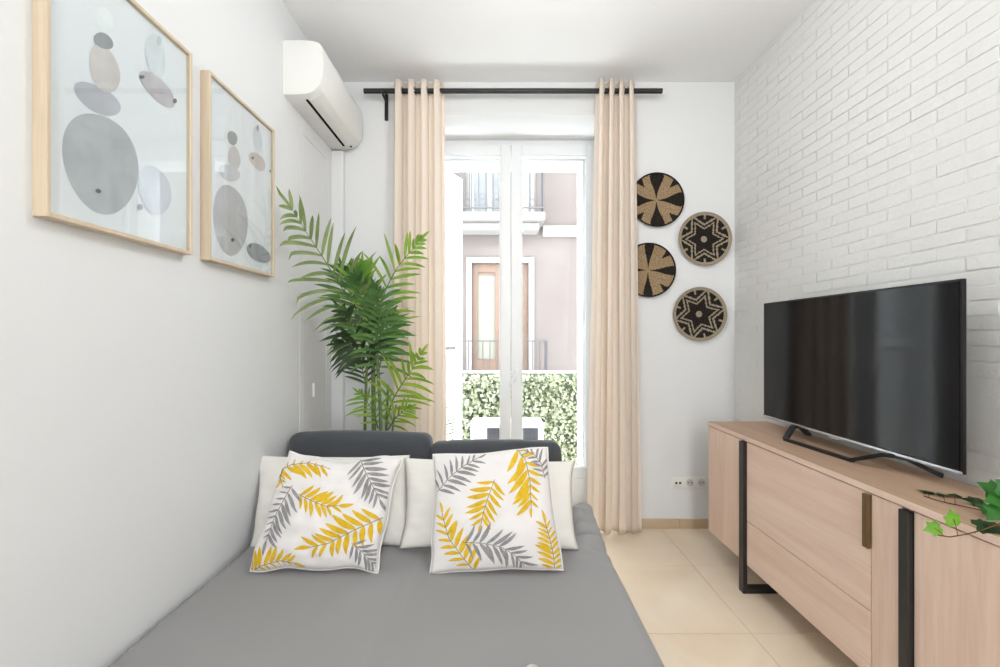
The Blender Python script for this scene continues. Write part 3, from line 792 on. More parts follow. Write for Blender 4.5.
def ivy_leaf(b, c, tip, face, size, m):
    c = Vector(c); t = Vector(tip).normalized(); n_ = Vector(face).normalized(); s_ = t.cross(n_).normalized(); n_ = s_.cross(t)
    vs = [c + (s_ * x + t * y) * size + n_ * (-0.22 * size * (abs(x) + 0.35 * y * y)) for x, y in IVY] + [c + n_ * 0.01 * size]
    vs += [c + (s_ * x + t * y) * size * 0.5 + n_ * (-0.05 * size) for x, y in IVY]
    k = 12; fs = []
    for i in range(12):
        j = (i + 1) % 12; fs += [(i, j, 13 + j, 13 + i), (12, 13 + i, 13 + j)]
    b.add(vs, fs, m)
def vine(path, leaves, r=0.0016):
    b = MB(); b.tube(path, r, 6, 2)
    for (c, stalk, tip, face, size, m) in leaves:
        if stalk is not None: b.tube([stalk, (Vector(stalk) + Vector(c)) / 2 + Vector((0, 0, 0.004)), c], 0.0009, 5, 2)
        ivy_leaf(b, c, tip, face, size, m)
    b.build('vine', M_iv, iv, smooth=179, fixn=False)
P = atY
cam = Vector((0, 0, H))
rim = Vector((1.40, 1.09, ST + 0.118))
vine([rim, Vector((1.34, 1.13, ST + 0.09)), P(1010, 520, 1.17), P(985, 529, 1.19), P(968, 534, 1.21), P(950, 537, 1.235), P(937, 535, 1.25)],
     [(P(934, 528.5, 1.25), P(944, 536, 1.24), Vector((-0.9, 0.15, -0.25)), Vector((-0.2, -1, 0.5)), 0.030, 0),
      (P(953.5, 519, 1.23), P(958, 536, 1.22), Vector((-0.2, 0.1, 1)), Vector((-0.2, -1, 0.3)), 0.031, 0),
      (P(984, 525.5, 1.20), P(975, 533, 1.205), Vector((1, -0.1, 0.05)), Vector((0.1, -0.75, 1)), 0.035, 1),
      (P(996, 527, 1.19), P(985, 529, 1.19), Vector((1, -0.3, -0.1)), Vector((0, -0.6, 1)), 0.034, 1)])
T = lambda px, py, up=0.004: atZ(px, py, ST + up)
vine([rim, Vector((1.375, 1.12, ST + 0.09)), T(1010, 517, 0.02), T(985, 511), T(968, 507), T(950, 503.5), T(936, 500), T(924, 496)],
     [(T(975, 500, 0.016), T(985, 511), Vector((-0.9, 0.5, 0.05)), Vector((0.1, -0.5, 1)), 0.036, 1),
      (T(988, 509, 0.02), T(992, 513), Vector((-0.6, 0.5, 0.3)), Vector((0.1, -0.9, 0.9)), 0.034, 3),
      (T(955, 494.5, 0.008), T(955, 504), Vector((0.7, 0.7, 0)), Vector((0, -0.05, 1)), 0.028, 1),
      (T(942, 494, 0.008), T(945, 502), Vector((0.2, 1, 0)), Vector((0, -0.05, 1)), 0.026, 1),
      (T(927, 491, 0.008), T(929, 497), Vector((-0.7, 0.7, 0)), Vector((0, -0.05, 1)), 0.030, 1)])
vine([rim, Vector((1.40, 1.16, ST + 0.12)), P(1000, 500, 1.25), P(994, 495, 1.27)],
     [(P(995, 490, 1.27), None, Vector((-0.7, 0.4, 0.4)), Vector((-0.2, -1, 0.6)), 0.045, 3), (P(1001, 498, 1.24), None, Vector((-1, 0, -0.2)), Vector((0, -1, 0.6)), 0.05, 3),
      (P(999, 512, 1.24), None, Vector((-0.8, 0, -0.5)), Vector((0, -0.8, 0.9)), 0.045, 3), (P(1012, 488, 1.22), None, Vector((0.2, 0, 1)), Vector((-0.2, -1, 0.4)), 0.05, 3)])
b = MB()
for k in range(26):
    a = R.uniform(0, 2 * PI); rr_ = R.uniform(0.01, 0.09); c = Vector((1.45 + rr_ * math.cos(a), 1.06 + rr_ * math.sin(a) * 0.8, ST + 0.125 + R.uniform(0, 0.10)))
    b.tube([(1.45 + 0.02 * math.cos(a), 1.06 + 0.02 * math.sin(a), ST + 0.1), c], 0.001, 5, 2)
    ivy_leaf(b, c, (math.cos(a), math.sin(a), R.uniform(-0.6, 0.4)), (R.uniform(-.3, .3), R.uniform(-.5, 0), 1), R.uniform(0.035, 0.05), R.choice((1, 3, 3, 0)))
b.build('foliage', M_iv, iv, smooth=179, fixn=False)

# ------------------------------------------------------------------ sofa bed
BZ = 0.38
BXL, BXR = -1.082, 0.485
M_char = mat('charcoal_fabric', (76, 78, 82), 0.9, 0.15, bump=(700, 0.25, 0.001), sheen=0.2)
M_base = mat('dark_sofa_base', (60, 61, 64), 0.9, 0.15)
sf = thing('sofa_bed', ((BXL + BXR) / 2, 1.4, 0), 'grey sofa bed pulled flat along the left wall, two charcoal back cushions', 'sofa bed')
b = MB(); b.box(BXL + 0.01, BXR - 0.06, 0.55, 2.55, 0.07, 0.20, 0, 0.02); b.build('base', M_base, sf)
for (x0, x1) in ((BXL + 0.012, -0.346), (-0.340, BXR - 0.03)):
    b = MB(); softbox(b, (x1 - x0, 1.86, 0.16), Matrix.Translation(((x0 + x1) / 2, 1.42, 0.285)), 0.03, 8)
    weld(b.build('seat_section', M_char, sf, smooth=179))
for (x, y) in ((-0.98, 0.65), (0.34, 0.65), (-0.98, 2.42), (0.34, 2.42)):
    b = MB(); b.tube([(x, y, 0.0), (x, y, 0.08)], [0.018, 0.024], 14); b.build('leg', M_black, sf, smooth=50)
YC = 2.36
for k, (pa, pb, pt) in enumerate(((282.5, 427.5, 435.5), (427, 563, 444.5))):
    x0, x1 = (pa - VX) * YC / F, (pb - VX) * YC / F; zt2 = H + (VY - pt) * (YC + 0.05) / F
    b = MB(); hh = zt2 - 0.37
    M4 = Matrix.Translation(((x0 + x1) / 2, YC + 0.10, 0.37 + hh / 2)) @ Matrix.Rotation(-0.16, 4, 'X') @ Matrix.Rotation(0.012 if k == 0 else -0.006, 4, 'Y')
    softbox(b, (x1 - x0, 0.17, hh), M4, 0.045, 12, puff=0.012, wr=0.006, seed=k * 4.0)
    weld(b.build('back_cushion', M_char, sf, smooth=179))

# smooth grey cover over the whole bed
M_sheet = mat('grey_bed_cover', (150, 148, 147), 0.9, 0.15, bump=(600, 0.10, 0.001), sheen=0.15)
def cover_top(x, y):
    z = BZ
    g = math.exp(-((x + 0.343) / 0.010) ** 2); z -= 0.006 * g + 0.004 * math.exp(-((x + 0.343) / 0.05) ** 2)
    z += 0.004 * noise.noise(Vector((x * 2.2, y * 1.6, 1.7))) + 0.0018 * noise.noise(Vector((x * 7, y * 5, 5)))
    # bunched cloth towards the far right corner
    k = max(0.0, min(1.0, (x - 0.24) / 0.14)) * max(0.0, min(1.0, (y - 1.80) / 0.35))
    if k > 0:
        w_ = noise.noise(Vector((x * 7 + y * 2.0, y * 11, 3.1))); w2 = noise.noise(Vector((x * 16, y * 22 + x * 8, 8.1)))
        z += k * (0.020 + 0.055 * max(0, y - 2.0) / 0.3 + 0.040 * w_ + 0.022 * w2)
    return z
xs = []; n_ = 110
for i in range(n_ + 1): xs.append(BXL + (BXR - 0.045 - BXL) * i / n_)
NYc = 110; Ya, Yb_ = 0.50, 2.335
b = MB()
vs = []; cols = 0
prof_r = [(0.018, -0.003), (0.032, -0.010), (0.041, -0.022), (0.045, -0.040), (0.047, -0.09), (0.05, -0.16), (0.052, -0.23), (0.053, -0.29)]
for j in range(NYc + 1):
    y = Ya + (Yb_ - Ya) * j / NYc
    rowv = [Vector((x, y, cover_top(x, y))) for x in xs]
    zt3 = rowv[-1].z
    for (dx, dz) in prof_r:
        wv = 0.012 * noise.noise(Vector((y * 4, dz * 2, 2))) * min(1, -dz / 0.1) + 0.010 * noise.noise(Vector((y * 1.7, 3, 3)))
        rowv.append(Vector((BXR - 0.045 + dx + wv, y, zt3 + dz)))
    cols = len(rowv); vs += rowv
fs = [(j * cols + i, j * cols + i + 1, (j + 1) * cols + i + 1, (j + 1) * cols + i) for j in range(NYc) for i in range(cols - 1)]
b.add(vs, fs)
o = b.build('bed_cover', M_sheet, smooth=179, fixn=False)
md = o.modifiers.new('Thick', 'SOLIDIFY'); md.thickness = 0.006; md.offset = -1
tag(o, 'smooth grey cover spread over the sofa bed, wrinkled at its far right corner', 'bed cover')

# ------------------------------------------------------------------ pillows and cushions
def homography(src):
    dst = [(0, 0), (1, 0), (1, 1), (0, 1)]; A_, B_ = [], []
    for (x, y), (u, v) in zip(src, dst):
        A_ += [[x, y, 1, 0, 0, 0, -u * x, -u * y], [0, 0, 0, x, y, 1, -v * x, -v * y]]; B_ += [u, v]
    h = list(np.linalg.solve(np.array(A_, float), np.array(B_, float))) + [1.0]
    def f(x, y):
        d_ = h[6] * x + h[7] * y + h[8]; return ((h[0] * x + h[1] * y + h[2]) / d_, (h[3] * x + h[4] * y + h[5]) / d_)
    return f
def pillow(name, label, cat, group, corners, thick, mats, leaves=None, quad=None, piping=None, seed=0, pinch=0.03, wr=0.006, pw=0.36, N_=64, sag=0.0, wob=0.006):
    BL, BR, TR, TL = [Vector(c) for c in corners]
    nrm = ((BR - BL).cross(TL - BL)).normalized()
    if nrm.y > 0: nrm = -nrm
    W_ = (BR - BL).length
    def base(u, v):
        # edges draw in between the corners
        uu = u + pinch * (1 - 2 * u) * (4 * v * (1 - v)); vv = v + pinch * (1 - 2 * v) * (4 * u * (1 - u))
        k1 = noise.noise(Vector((u * 3.1 + seed, v * 0.6, 4.4))) * (1 - 4 * v * (1 - v)); k2 = noise.noise(Vector((v * 3.1 + seed, u * 0.6, 9.4))) * (1 - 4 * u * (1 - u))
        vv = vv + wob / W_ * k1 * min(1, 8 * u * (1 - u)); uu = uu + wob / W_ * k2 * min(1, 8 * v * (1 - v))
        return (BL * (1 - uu) + BR * uu) * (1 - vv) + (TL * (1 - uu) + TR * uu) * vv - Vector((0, 0, 1)) * sag * (v ** 4) * math.sin(PI * min(1, u ** 0.7)) ** 2
    def surf(u, v, side):
        a, c = 4 * u * (1 - u), 4 * v * (1 - v)
        p = base(u, v); hgt = thick / 2 * (max(0, a) ** pw) * (max(0, c) ** pw)
        q = (max(0, a * c)) ** 0.35
        ed = 1 - min(1, min(a, c) * 1.6)
        w_ = wr * noise.noise(Vector((u * 4 + seed, v * 4, side))) + wr * 0.6 * noise.noise(Vector((u * 9, v * 9 + seed, side * 2)))
        w_ += wr * 1.3 * ed * noise.noise(Vector((u * 14 + seed, v * 14, side)))
        return p + nrm * side * (hgt + q * w_)
    th = thing(name, (BL + BR) / 2, label, cat, group)
    b = MB()
    b.grid(lambda u, v: surf(u, v, 1), N_, N_); b.grid(lambda u, v: surf(u, v, -1), N_, N_, flip=True)
    o = b.build('cover', mats[0], th, smooth=179); weld(o, 0.0002)
    if leaves:
        Hm = homography(quad); ms = list(mats); lb = MB()
        def proj(u, v, off=0.0010):
            u = min(max(u, 0.015), 0.985); v = min(max(v, 0.015), 0.985); e = 0.004
            p = surf(u, v, 1); t1 = surf(u + e, v, 1) - surf(u - e, v, 1); t2 = surf(u, v + e, 1) - surf(u, v - e, 1)
            n1 = t1.cross(t2).normalized()
            if n1.dot(nrm) < 0: n1 = -n1
            return p + n1 * off
        def blade(p0, p1, wd, m, bend, lay):
            p0, p1 = np.array(p0), np.array(p1); dd = p1 - p0; L_ = np.hypot(*dd)
            if L_ < 1e-4: return
            if any(not (-0.02 < q < 1.02) for q in list(Hm(*p0)) + list(Hm(*(p0 + dd * 0.5)))): return
            nn = np.array([-dd[1], dd[0]]) / L_; K = 9; vs = []
            for i in range(K + 1):
                t = i / K; c = p0 + dd * t + nn * bend * L_ * 4 * t * (1 - t)
                ww_ = wd * L_ * (math.sin(PI * min(1, t ** 0.8)) ** 0.8) if 0 < i < K else 0.0006
                for s_ in (-1, -0.33, 0.33, 1): 
                    q = c + nn * ww_ * s_ * 0.5; u, v = Hm(*q); vs.append(proj(u, v, 0.0010 + lay * 0.00022))
            fs = [(i * 4 + j, i * 4 + j + 1, (i + 1) * 4 + j + 1, (i + 1) * 4 + j) for i in range(K) for j in range(3)]
            lb.add(vs, fs, m)
        for lay, (m, spine, tips, wd) in enumerate(leaves):
            sp = [np.array(p, float) for p in spine]; seg = [np.hypot(*(sp[i + 1] - sp[i])) for i in range(len(sp) - 1)]; tot = sum(seg)
            def at(s_):
                s_ = max(0, min(tot, s_))
                for i, l_ in enumerate(seg):
                    if s_ <= l_ or i == len(seg) - 1: return sp[i] + (sp[i + 1] - sp[i]) * (s_ / l_)
                    s_ -= l_
            n_, La, Lb = tips[0] + 1, tips[1] * 1.08, tips[2] * 1.08
            for k in range(n_ + 1):
                t = (k + 0.35) / (n_ + 0.35); p0 = at(tot * t); a_ = at(tot * min(1, t + 0.04)) - at(tot * max(0, t - 0.04)); a_ /= np.hypot(*a_) + 1e-9
                env = (0.62 + 0.38 * math.sin(PI * min(1, 0.15 + t))) if t < 0.85 else 0.72
                for side, Ln in ((-1, La), (1, Lb)):
                    if k == n_ and side == 1: continue
                    an = (math.radians(66 - 26 * t) if k < n_ else 0.0) * side * R.uniform(0.9, 1.08)
                    d_ = np.array([a_[0] * math.cos(an) - a_[1] * math.sin(an), a_[0] * math.sin(an) + a_[1] * math.cos(an)])
                    L_ = Ln * env * R.uniform(0.9, 1.1) / 4.17
                    blade(p0, p0 + d_ * L_, 0.80 * wd * R.uniform(0.9, 1.1), m, -0.05 * side, lay)
            K = 24; vs = []
            for i in range(K + 1):
                c = at(tot * i / K); dd = at(tot * min(1, (i + 1) / K)) - at(tot * max(0, (i - 1) / K)); nn = np.array([-dd[1], dd[0]]) / (np.hypot(*dd) + 1e-9)
                for s_ in (-1, 1):
                    u, v = Hm(*(c + nn * s_ * 0.32)); vs.append(proj(u, v, 0.0028))
            lb.add(vs, [(i * 2, i * 2 + 1, i * 2 + 3, i * 2 + 2) for i in range(K)], 3)
        lb.build('leaf_print', ms, o, smooth=179, fixn=False)
    if piping:
        pts = []
        for k in range(4 * 24):
            s_, t = divmod(k, 24); t /= 24
            u, v = ((t, 0), (1, t), (1 - t, 1), (0, 1 - t))[s_]; pts.append(base(u, v))
        pb = MB(); pb.tube(pts, 0.0035, 8, closed=True); pb.build('piping', piping, th, smooth=179)
    return th
M_white = mat('white_cotton', (232, 228, 221), 0.9, 0.15, bump=(300, 0.12, 0.001))
M_cush = mat('offwhite_cushion_fabric', (230, 225, 223), 0.9, 0.12, bump=(350, 0.12, 0.001))
M_yel = mat('yellow_print', (222, 184, 54), 0.85, 0.12, var=(55, (210, 168, 36)))
M_gry = mat('grey_print', (158, 156, 156), 0.85, 0.12, var=(55, (132, 130, 131)))
M_vein = mat('leaf_vein_print', (128, 116, 96), 0.85, 0.12)
M_pipe = mat('cushion_piping', (238, 235, 230), 0.85, 0.15)
def onbed(px, py, z=BZ + 0.012): return atZ(px, py, z)
pz = BZ + 0.03
gw = 'white pillows on the bed'; gf = 'fern print cushions on the bed'
def quad3(bl, br, tr, tl, yb, yt):
    return [atY(bl[0], bl[1], yb), atY(br[0], br[1], yb), atY(tr[0], tr[1], yt), atY(tl[0], tl[1], yt)]
pillow('pillow', 'plain white pillow leaning on the left charcoal back cushion, against the wall', 'pillow', gw,
       quad3((249.5, 548), (414, 547), (410, 455), (259, 455), 2.04, 2.21), 0.15, [M_white], seed=1.5)
pillow('pillow', 'plain white pillow leaning on the right charcoal back cushion', 'pillow', gw,
       quad3((399, 549), (579, 550), (575, 461), (404, 458), 1.98, 2.17), 0.15, [M_white], seed=4.2)
cr = lambda L_: [(x / 4.17 + 400, y / 4.17 + 430) for x, y in L_]
cl = lambda L_: [(x / 4.17 + 240, y / 4.17 + 430) for x, y in L_]
q_r = [(429.6, 574), (563, 570), (547.5, 447.5), (433, 454.5)]
Yl, Gl = 1, 2
right_leaves = [
    (Gl, cr([(150, 255), (205, 198), (262, 152), (322, 114)]), (7, 62, 82), 0.22),
    (Gl, cr([(606, 200), (588, 140), (558, 108), (515, 90)]), (6, 45, 55), 0.24),
    (Yl, cr([(480, 80), (522, 130), (540, 210), (546, 318)]), (7, 62, 118), 0.27),
    (Yl, cr([(392, 205), (368, 270), (345, 340), (336, 388)]), (6, 78, 88), 0.25),
    (Yl, cr([(312, 598), (255, 525), (205, 450), (174, 345)]), (8, 62, 88), 0.28),
    (Gl, cr([(262, 467), (340, 470), (420, 490), (480, 530), (515, 575)]), (9, 92, 88), 0.21),
    (Yl, cr([(642, 592), (634, 520), (622, 450), (606, 385)]), (8, 74, 56), 0.27)]
pillow('fern_cushion', 'upright square cushion with yellow and grey ferns, before the right white pillow', 'cushion', gf,
       quad3(*q_r, 1.81, 1.99), 0.16, [M_cush, M_yel, M_gry, M_vein], right_leaves, q_r, M_pipe, seed=7.7, pinch=0.022, wr=0.007, wob=0.010)
q_l = [(250, 571), (378, 573), (403, 458), (290, 451)]
left_leaves = [
    (Yl, cl([(178, 178), (235, 140), (310, 132), (385, 146)]), (6, 25, 84), 0.29),
    (Yl, cl([(196, 160), (192, 200), (200, 225)]), (2, 30, 50), 0.35),
    (Gl, cl([(515, 112), (552, 190), (588, 250), (608, 290)]), (7, 84, 90), 0.22),
    (Yl, cl([(272, 268), (335, 298), (395, 322), (440, 318)]), (6, 84, 64), 0.30),
    (Gl, cl([(250, 232), (205, 300), (165, 380), (140, 460)]), (8, 92, 46), 0.23),
    (Yl, cl([(612, 366), (500, 425), (400, 478), (325, 494)]), (8, 92, 98), 0.29),
    (Yl, cl([(45, 592), (110, 562), (180, 556), (240, 566)]), (7, 76, 30), 0.29),
    (Gl, cl([(492, 480), (545, 532), (585, 578)]), (6, 74, 74), 0.20)]
pillow('fern_cushion', 'slouching square cushion with yellow and grey ferns, before the left white pillow', 'cushion', gf,
       quad3(*q_l, 1.81, 2.00), 0.16, [M_cush, M_yel, M_gry, M_vein], left_leaves, q_l, M_pipe, seed=2.1, pinch=0.02, wr=0.015, sag=0.03, wob=0.022)

# rolled white towel at the foot of the bed, only its far tip reaches the picture
rt = atY(532.5, 664.3, 1.235); rr_ = rt.z - (BZ + 0.005)
b = MB()
pts = []
for k in range(70):
    a = k * 0.40; r_ = rr_ * 0.5 * (0.22 + 0.78 * k / 69)
    pts.append((rt.x + r_ * math.cos(a + 1.0), BZ + 0.006 + rr_ / 2 + r_ * math.sin(a + 1.0)))
b.grid(lambda u, v: Vector((pts[min(69, int(u * 69 + .5))][0], 0.95 + (rt.y - 0.95) * v, pts[min(69, int(u * 69 + .5))][1])), 69, 6)
o = b.build('rolled_towel', M_white, smooth=179, fixn=False); md = o.modifiers.new('Thick', 'SOLIDIFY'); md.thickness = 0.003; md.offset = 0
tag(o, 'white rolled towel on the grey bed cover, just its tip at the bottom edge', 'towel')

# ------------------------------------------------------------------ palm
PB = Vector((-0.715, 2.79, 0.0))
pm = thing('potted_palm', PB, 'tall leafy palm in a pot between the sofa bed and the left curtain', 'plant')
b = MB(); b.lathe([(0.0, 0.0), (0.10, 0.0), (0.11, 0.01), (0.14, 0.26), (0.145, 0.28), (0.132, 0.28), (0.126, 0.25), (0.0, 0.245)], PB, 40); b.build('pot', mat('pale_pot', (222, 216, 206), 0.6, 0.3), pm, smooth=40)
b = MB(); b.lathe([(0.0, 0.262), (0.06, 0.26), (0.128, 0.252)], PB, 28); b.build('soil', mat('palm_soil', (60, 46, 36), 0.95, 0.1, bump=(80, 0.8)), pm)
M_cane = mat('green_palm_cane', (120, 140, 92), 0.55, 0.3, var=(12, (84, 104, 62), (1, 1, 6)))
def greens(name, a, c): return mat(name, a, 0.42, 0.4, var=(7, c), trans=0.22)
G_olive = greens('palm_leaf_olive', (112, 134, 78), (152, 166, 112)); G_bright = greens('palm_leaf_bright', (104, 160, 62), (168, 188, 84))
G_deep = greens('palm_leaf_deep', (66, 106, 54), (112, 152, 82)); G_lime = greens('palm_leaf_lime', (168, 190, 66), (112, 156, 58)); G_dark = greens('palm_leaf_dark', (46, 66, 42), (72, 96, 58))
def catmull(pts, n):
    P_ = [pts[0] * 2 - pts[1]] + pts + [pts[-1] * 2 - pts[-2]]; out = []
    m = len(pts) - 1
    for i in range(n + 1):
        s_ = i / n * m; k = min(int(s_), m - 1); t = s_ - k; a, b_, c, d_ = P_[k:k + 4]
        out.append(0.5 * ((2 * b_) + (c - a) * t + (2 * a - 5 * b_ + 4 * c - d_) * t * t + (3 * b_ - a - 3 * c + d_) * t ** 3))
    return out
def frond(path, m, n, l0, l1, start, spread, droop, lift=0.0, rr=0.005, wd=0.019, tipdir=True, seed=0):
    """path: list of (px, py, Y); leaflets in pairs along it"""
    rg = random.Random(seed)
    cv = catmull([atY(*p) for p in path], 40); b = MB()
    b.tube(cv, [rr * (1 - 0.8 * i / 40) for i in range(41)], 6, 1)
    def leafl(p, dirv, L_, w_, nrm, dr):
        K = 8; vs = []; pos = p.copy(); dv = dirv.normalized()
        for i in range(K + 1):
            t = i / K; sd_ = dv.cross(nrm).normalized(); up_ = sd_.cross(dv)
            ww = w_ * (math.sin(PI * (0.10 + 0.90 * t)) ** 0.7) * 0.5 if i < K else 0.0004
            vs += [pos + sd_ * ww + up_ * ww * 0.35, pos, pos - sd_ * ww + up_ * ww * 0.35]
            dv = (dv + Vector((0, 0, -dr / K)) + nrm * 0.02).normalized(); pos = pos + dv * (L_ / K)
            pos.x = max(pos.x, XL + 0.05); pos.y = min(pos.y, YB - 0.03)
        b.add(vs, [(i * 3 + j, i * 3 + j + 1, (i + 1) * 3 + j + 1, (i + 1) * 3 + j) for i in range(K) for j in range(2)], 0)
    for i in range(n):
        t = start + (0.985 - start) * i / (n - 1); f_ = t * 40; k = min(int(f_), 39); p = cv[k].lerp(cv[k + 1], f_ - k)
        tg = (cv[min(40, k + 2)] - cv[max(0, k - 1)]).normalized()
        view = (cam - p).normalized(); sd0 = tg.cross(view).normalized()
        env = math.sin(PI * min(1, 0.22 + 0.78 * (t - start) / (1 - start)) ** 0.9) ** 0.6
        L_ = (l0 + (l1 - l0) * t) * max(0.35, env)
        sp = spread * rg.uniform(0.88, 1.08) * (1 - 0.55 * (t - start) / (1 - start))
        for s_ in (-1, 1):
            dirv = tg * math.cos(sp) + sd0 * s_ * math.sin(sp) + view * rg.uniform(-0.25, 0.45) + Vector((rg.uniform(-.1, .1), rg.uniform(-.1, .1), lift + rg.uniform(-.1, .1)))
            leafl(p, dirv, L_ * rg.uniform(0.85, 1.35), wd * rg.uniform(0.85, 1.15), view, droop * rg.uniform(0.6, 1.4))
    leafl(cv[40], (cv[40] - cv[37]), l1 * 0.6, wd * 0.8, (cam - cv[40]).normalized(), droop * 0.5)
    b.build('frond', [m, M_cane], pm, smooth=179, fixn=False)
# canes
for (x, y, tx, ty, r_, h_) in ((365, 436, 367, 360, 0.010, 2.74), (374, 436, 373, 352, 0.016, 2.76), (381, 436, 377, 350, 0.012, 2.72), (386, 436, 388, 385, 0.009, 2.78), (392, 436, 396, 405, 0.006, 2.8)):
    g = atY(x, y, h_); t_ = atY(tx, ty, h_ - 0.03)
    root = Vector((PB.x + (g.x - PB.x) * 0.6, PB.y + (g.y - PB.y), 0.25))
    cv = catmull([root, g, t_], 20); b = MB(); b.tube(cv, [r_ * (1.1 - 0.35 * i / 20) for i in range(21)], 10); b.build('cane', M_cane, pm, smooth=60)
frond([(373, 356, 2.73), (367, 338, 2.68), (355, 308, 2.60), (340, 285, 2.52), (322, 256, 2.44), (305, 230, 2.37), (291, 208, 2.31)], G_olive, 17, 0.33, 0.22, 0.14, 1.0, 0.85, seed=1)
frond([(376, 356, 2.73), (378, 325, 2.70), (384, 295, 2.66), (396, 270, 2.63), (410, 252, 2.60), (420, 240, 2.58)], G_bright, 14, 0.28, 0.13, 0.12, 1.0, 0.5, seed=2)
frond([(374, 362, 2.72), (372, 335, 2.66), (366, 312, 2.60), (361, 292, 2.55), (356, 276, 2.50)], G_deep, 14, 0.25, 0.17, 0.10, 0.95, 0.5, seed=3)
frond([(375, 364, 2.72), (377, 342, 2.62), (379, 322, 2.54), (380, 304, 2.48), (376, 290, 2.44)], G_deep, 14, 0.23, 0.15, 0.08, 1.15, 0.7, seed=4)
frond([(372, 368, 2.74), (366, 350, 2.68), (356, 335, 2.60), (348, 322, 2.56), (342, 312, 2.54)], G_dark, 12, 0.22, 0.16, 0.10, 1.2, 0.9, seed=5)
frond([(378, 372, 2.74), (384, 350, 2.70), (388, 332, 2.66), (392, 318, 2.63)], G_deep, 11, 0.22, 0.16, 0.08, 1.2, 0.8, seed=6)
frond([(386, 424, 2.78), (392, 402, 2.74), (402, 384, 2.70), (413, 368, 2.66), (421, 354, 2.63)], G_lime, 11, 0.24, 0.14, 0.16, 1.0, 0.6, seed=7)
frond([(378, 428, 2.77), (374, 414, 2.72), (367, 402, 2.66), (360, 394, 2.62)], G_bright, 9, 0.16, 0.12, 0.12, 0.95, 0.55, wd=0.013, seed=8)
frond([(388, 430, 2.78), (394, 420, 2.74), (402, 412, 2.70), (410, 407, 2.67)], G_lime, 8, 0.14, 0.10, 0.15, 0.9, 0.5, wd=0.013, seed=9)
frond([(375, 350, 2.72), (369, 320, 2.64), (364, 296, 2.58), (362, 278, 2.54), (362, 266, 2.52)], G_bright, 12, 0.22, 0.13, 0.25, 0.75, 0.35, seed=11)
frond([(374, 352, 2.73), (362, 322, 2.66), (352, 300, 2.60), (346, 282, 2.57), (342, 268, 2.55)], G_deep, 12, 0.24, 0.15, 0.2, 0.85, 0.5, seed=12)
frond([(374, 366, 2.74), (362, 352, 2.66), (350, 346, 2.60), (340, 344, 2.56)], G_dark, 9, 0.2, 0.14, 0.12, 1.0, 1.0, seed=13)
frond([(366, 398, 2.75), (365, 382, 2.74), (362, 368, 2.72), (358, 358, 2.70)], G_dark, 7, 0.14, 0.10, 0.30, 0.9, 0.6, wd=0.016, seed=10)

FILL1, FILL2, FILL3, FILL_Y, LDROP = 18, 90, 7, 1.66, 0.44
# ------------------------------------------------------------------ unseen ceiling fill lights, added (above and behind the camera) and daylight
def ceiling_fill(x, y, label, watts):
    lt = thing('added_ceiling_fill', (x, y, ZC), label, 'fill')
    b = MB(); b.lathe([(0.0, 0.0), (0.16, 0.0), (0.16, -0.012), (0.15, -0.02), (0.0, -0.02)], (x, y, ZC), 36); b.build('fill_rose', M_lacq, lt, smooth=40)
    b = MB(); b.tube([(x, y, ZC - 0.02), (x, y, ZC - 0.05)], 0.024, 16); b.build('fill_holder', M_lacq, lt, smooth=40)
    L_ = bpy.data.lights.new('fill_bulb', 'POINT'); L_.shadow_soft_size = 0.10; L_.energy = watts; L_.color = (0.93, 0.97, 1.0)
    o = bpy.data.objects.new('fill_bulb', L_); COL.objects.link(o); o.location = (x, y, ZC - LDROP)
ceiling_fill(0.22, FILL_Y, 'added unseen round white ceiling lamp over the middle of the room', FILL1)
ceiling_fill(0.345, -2.4, 'added unseen round white ceiling lamp at the rear end of the room', FILL2)

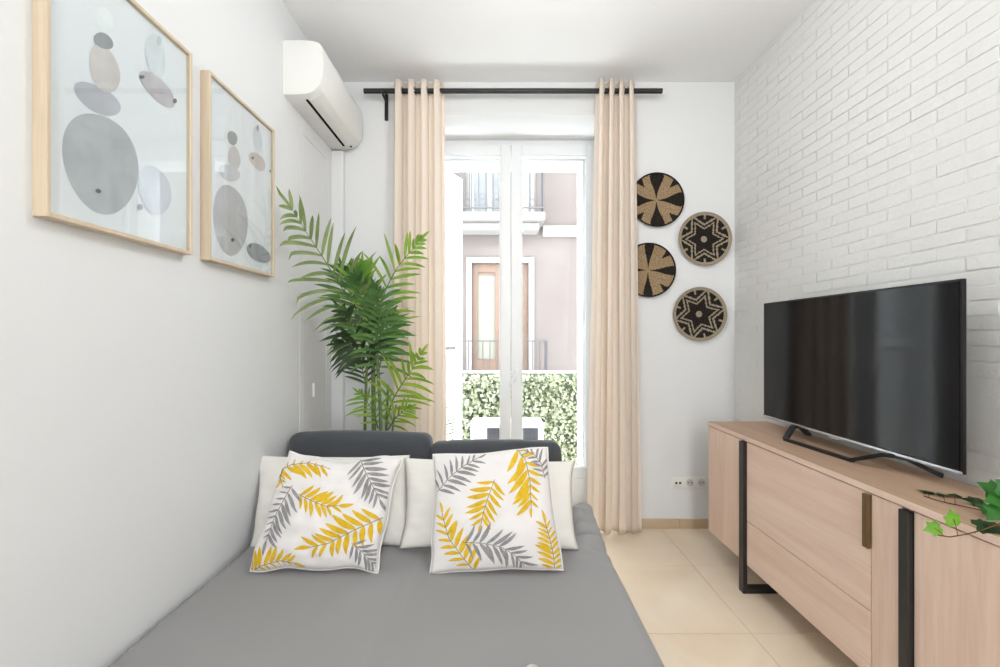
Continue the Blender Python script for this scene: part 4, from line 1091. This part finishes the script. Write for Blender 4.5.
# unseen uplighter added behind the camera to brighten the ceiling
tx, ty = 1.22, -0.35
lt = thing('added_floor_fill', (tx, ty, 0), 'added unseen tall black uplighter lamp beside the brick wall', 'fill')
b = MB(); b.lathe([(0.0, 0.0), (0.14, 0.0), (0.14, 0.012), (0.02, 0.025), (0.0, 0.025)], (tx, ty, 0), 36); b.build('base', M_black, lt, smooth=40)
b = MB(); b.tube([(tx, ty, 0.02), (tx, ty, 1.74)], 0.012, 12); b.build('pole', M_black, lt, smooth=40)
b = MB(); b.lathe([(0.0, 1.735), (0.05, 1.74), (0.13, 1.79), (0.17, 1.85), (0.165, 1.85), (0.125, 1.797), (0.05, 1.75), (0.0, 1.748)], (tx, ty, 0), 40); b.build('fill_bowl', M_lacq, lt, smooth=40)
L_ = bpy.data.lights.new('fill_uplight', 'AREA'); L_.shape = 'DISK'; L_.size = 0.24; L_.energy = FILL3; L_.color = (0.93, 0.97, 1.0)
o = bpy.data.objects.new('fill_uplight', L_); COL.objects.link(o); o.location = (tx, ty, 1.83); o.rotation_euler = (PI, 0, 0)

wd = bpy.data.worlds.new('World'); S.world = wd; wd.use_nodes = True
bg = wd.node_tree.nodes['Background']; bg.inputs['Color'].default_value = (0.93, 0.965, 1.0, 1); bg.inputs['Strength'].default_value = 15.0
def portal(loc, rot, sx, sy):
    L_ = bpy.data.lights.new('daylight_portal', 'AREA'); L_.shape = 'RECTANGLE'; L_.size = sx; L_.size_y = sy; L_.cycles.is_portal = True
    o = bpy.data.objects.new('daylight_portal', L_); COL.objects.link(o); o.location = loc; o.rotation_euler = rot
portal(((WX0 + WX1) / 2, YF - 0.15, (WZ0 + WZ1) / 2), (PI / 2, 0, 0), 0.51, 2.5)
portal((CX, YO + 0.02, 1.35), (-PI / 2, 0, 0), OUX1 - OUX0, 2.7)

# ------------------------------------------------------------------ camera and view
cd = bpy.data.cameras.new('camera'); co = bpy.data.objects.new('camera', cd); COL.objects.link(co)
co.location = (0, 0, H); co.rotation_euler = (PI / 2, 0, 0)
cd.sensor_fit = 'HORIZONTAL'; cd.sensor_width = 36; cd.lens = F / 1000 * 36
cd.shift_x = (500 - VX) / 1000; cd.shift_y = (VY - 333.5) / 1000
cd.clip_start = 0.02
S.camera = co
S.view_settings.view_transform = 'Standard'; S.view_settings.look = 'None'
S.view_settings.gamma = 1.0; S.view_settings.use_curve_mapping = False
S.view_settings.exposure = 0.10
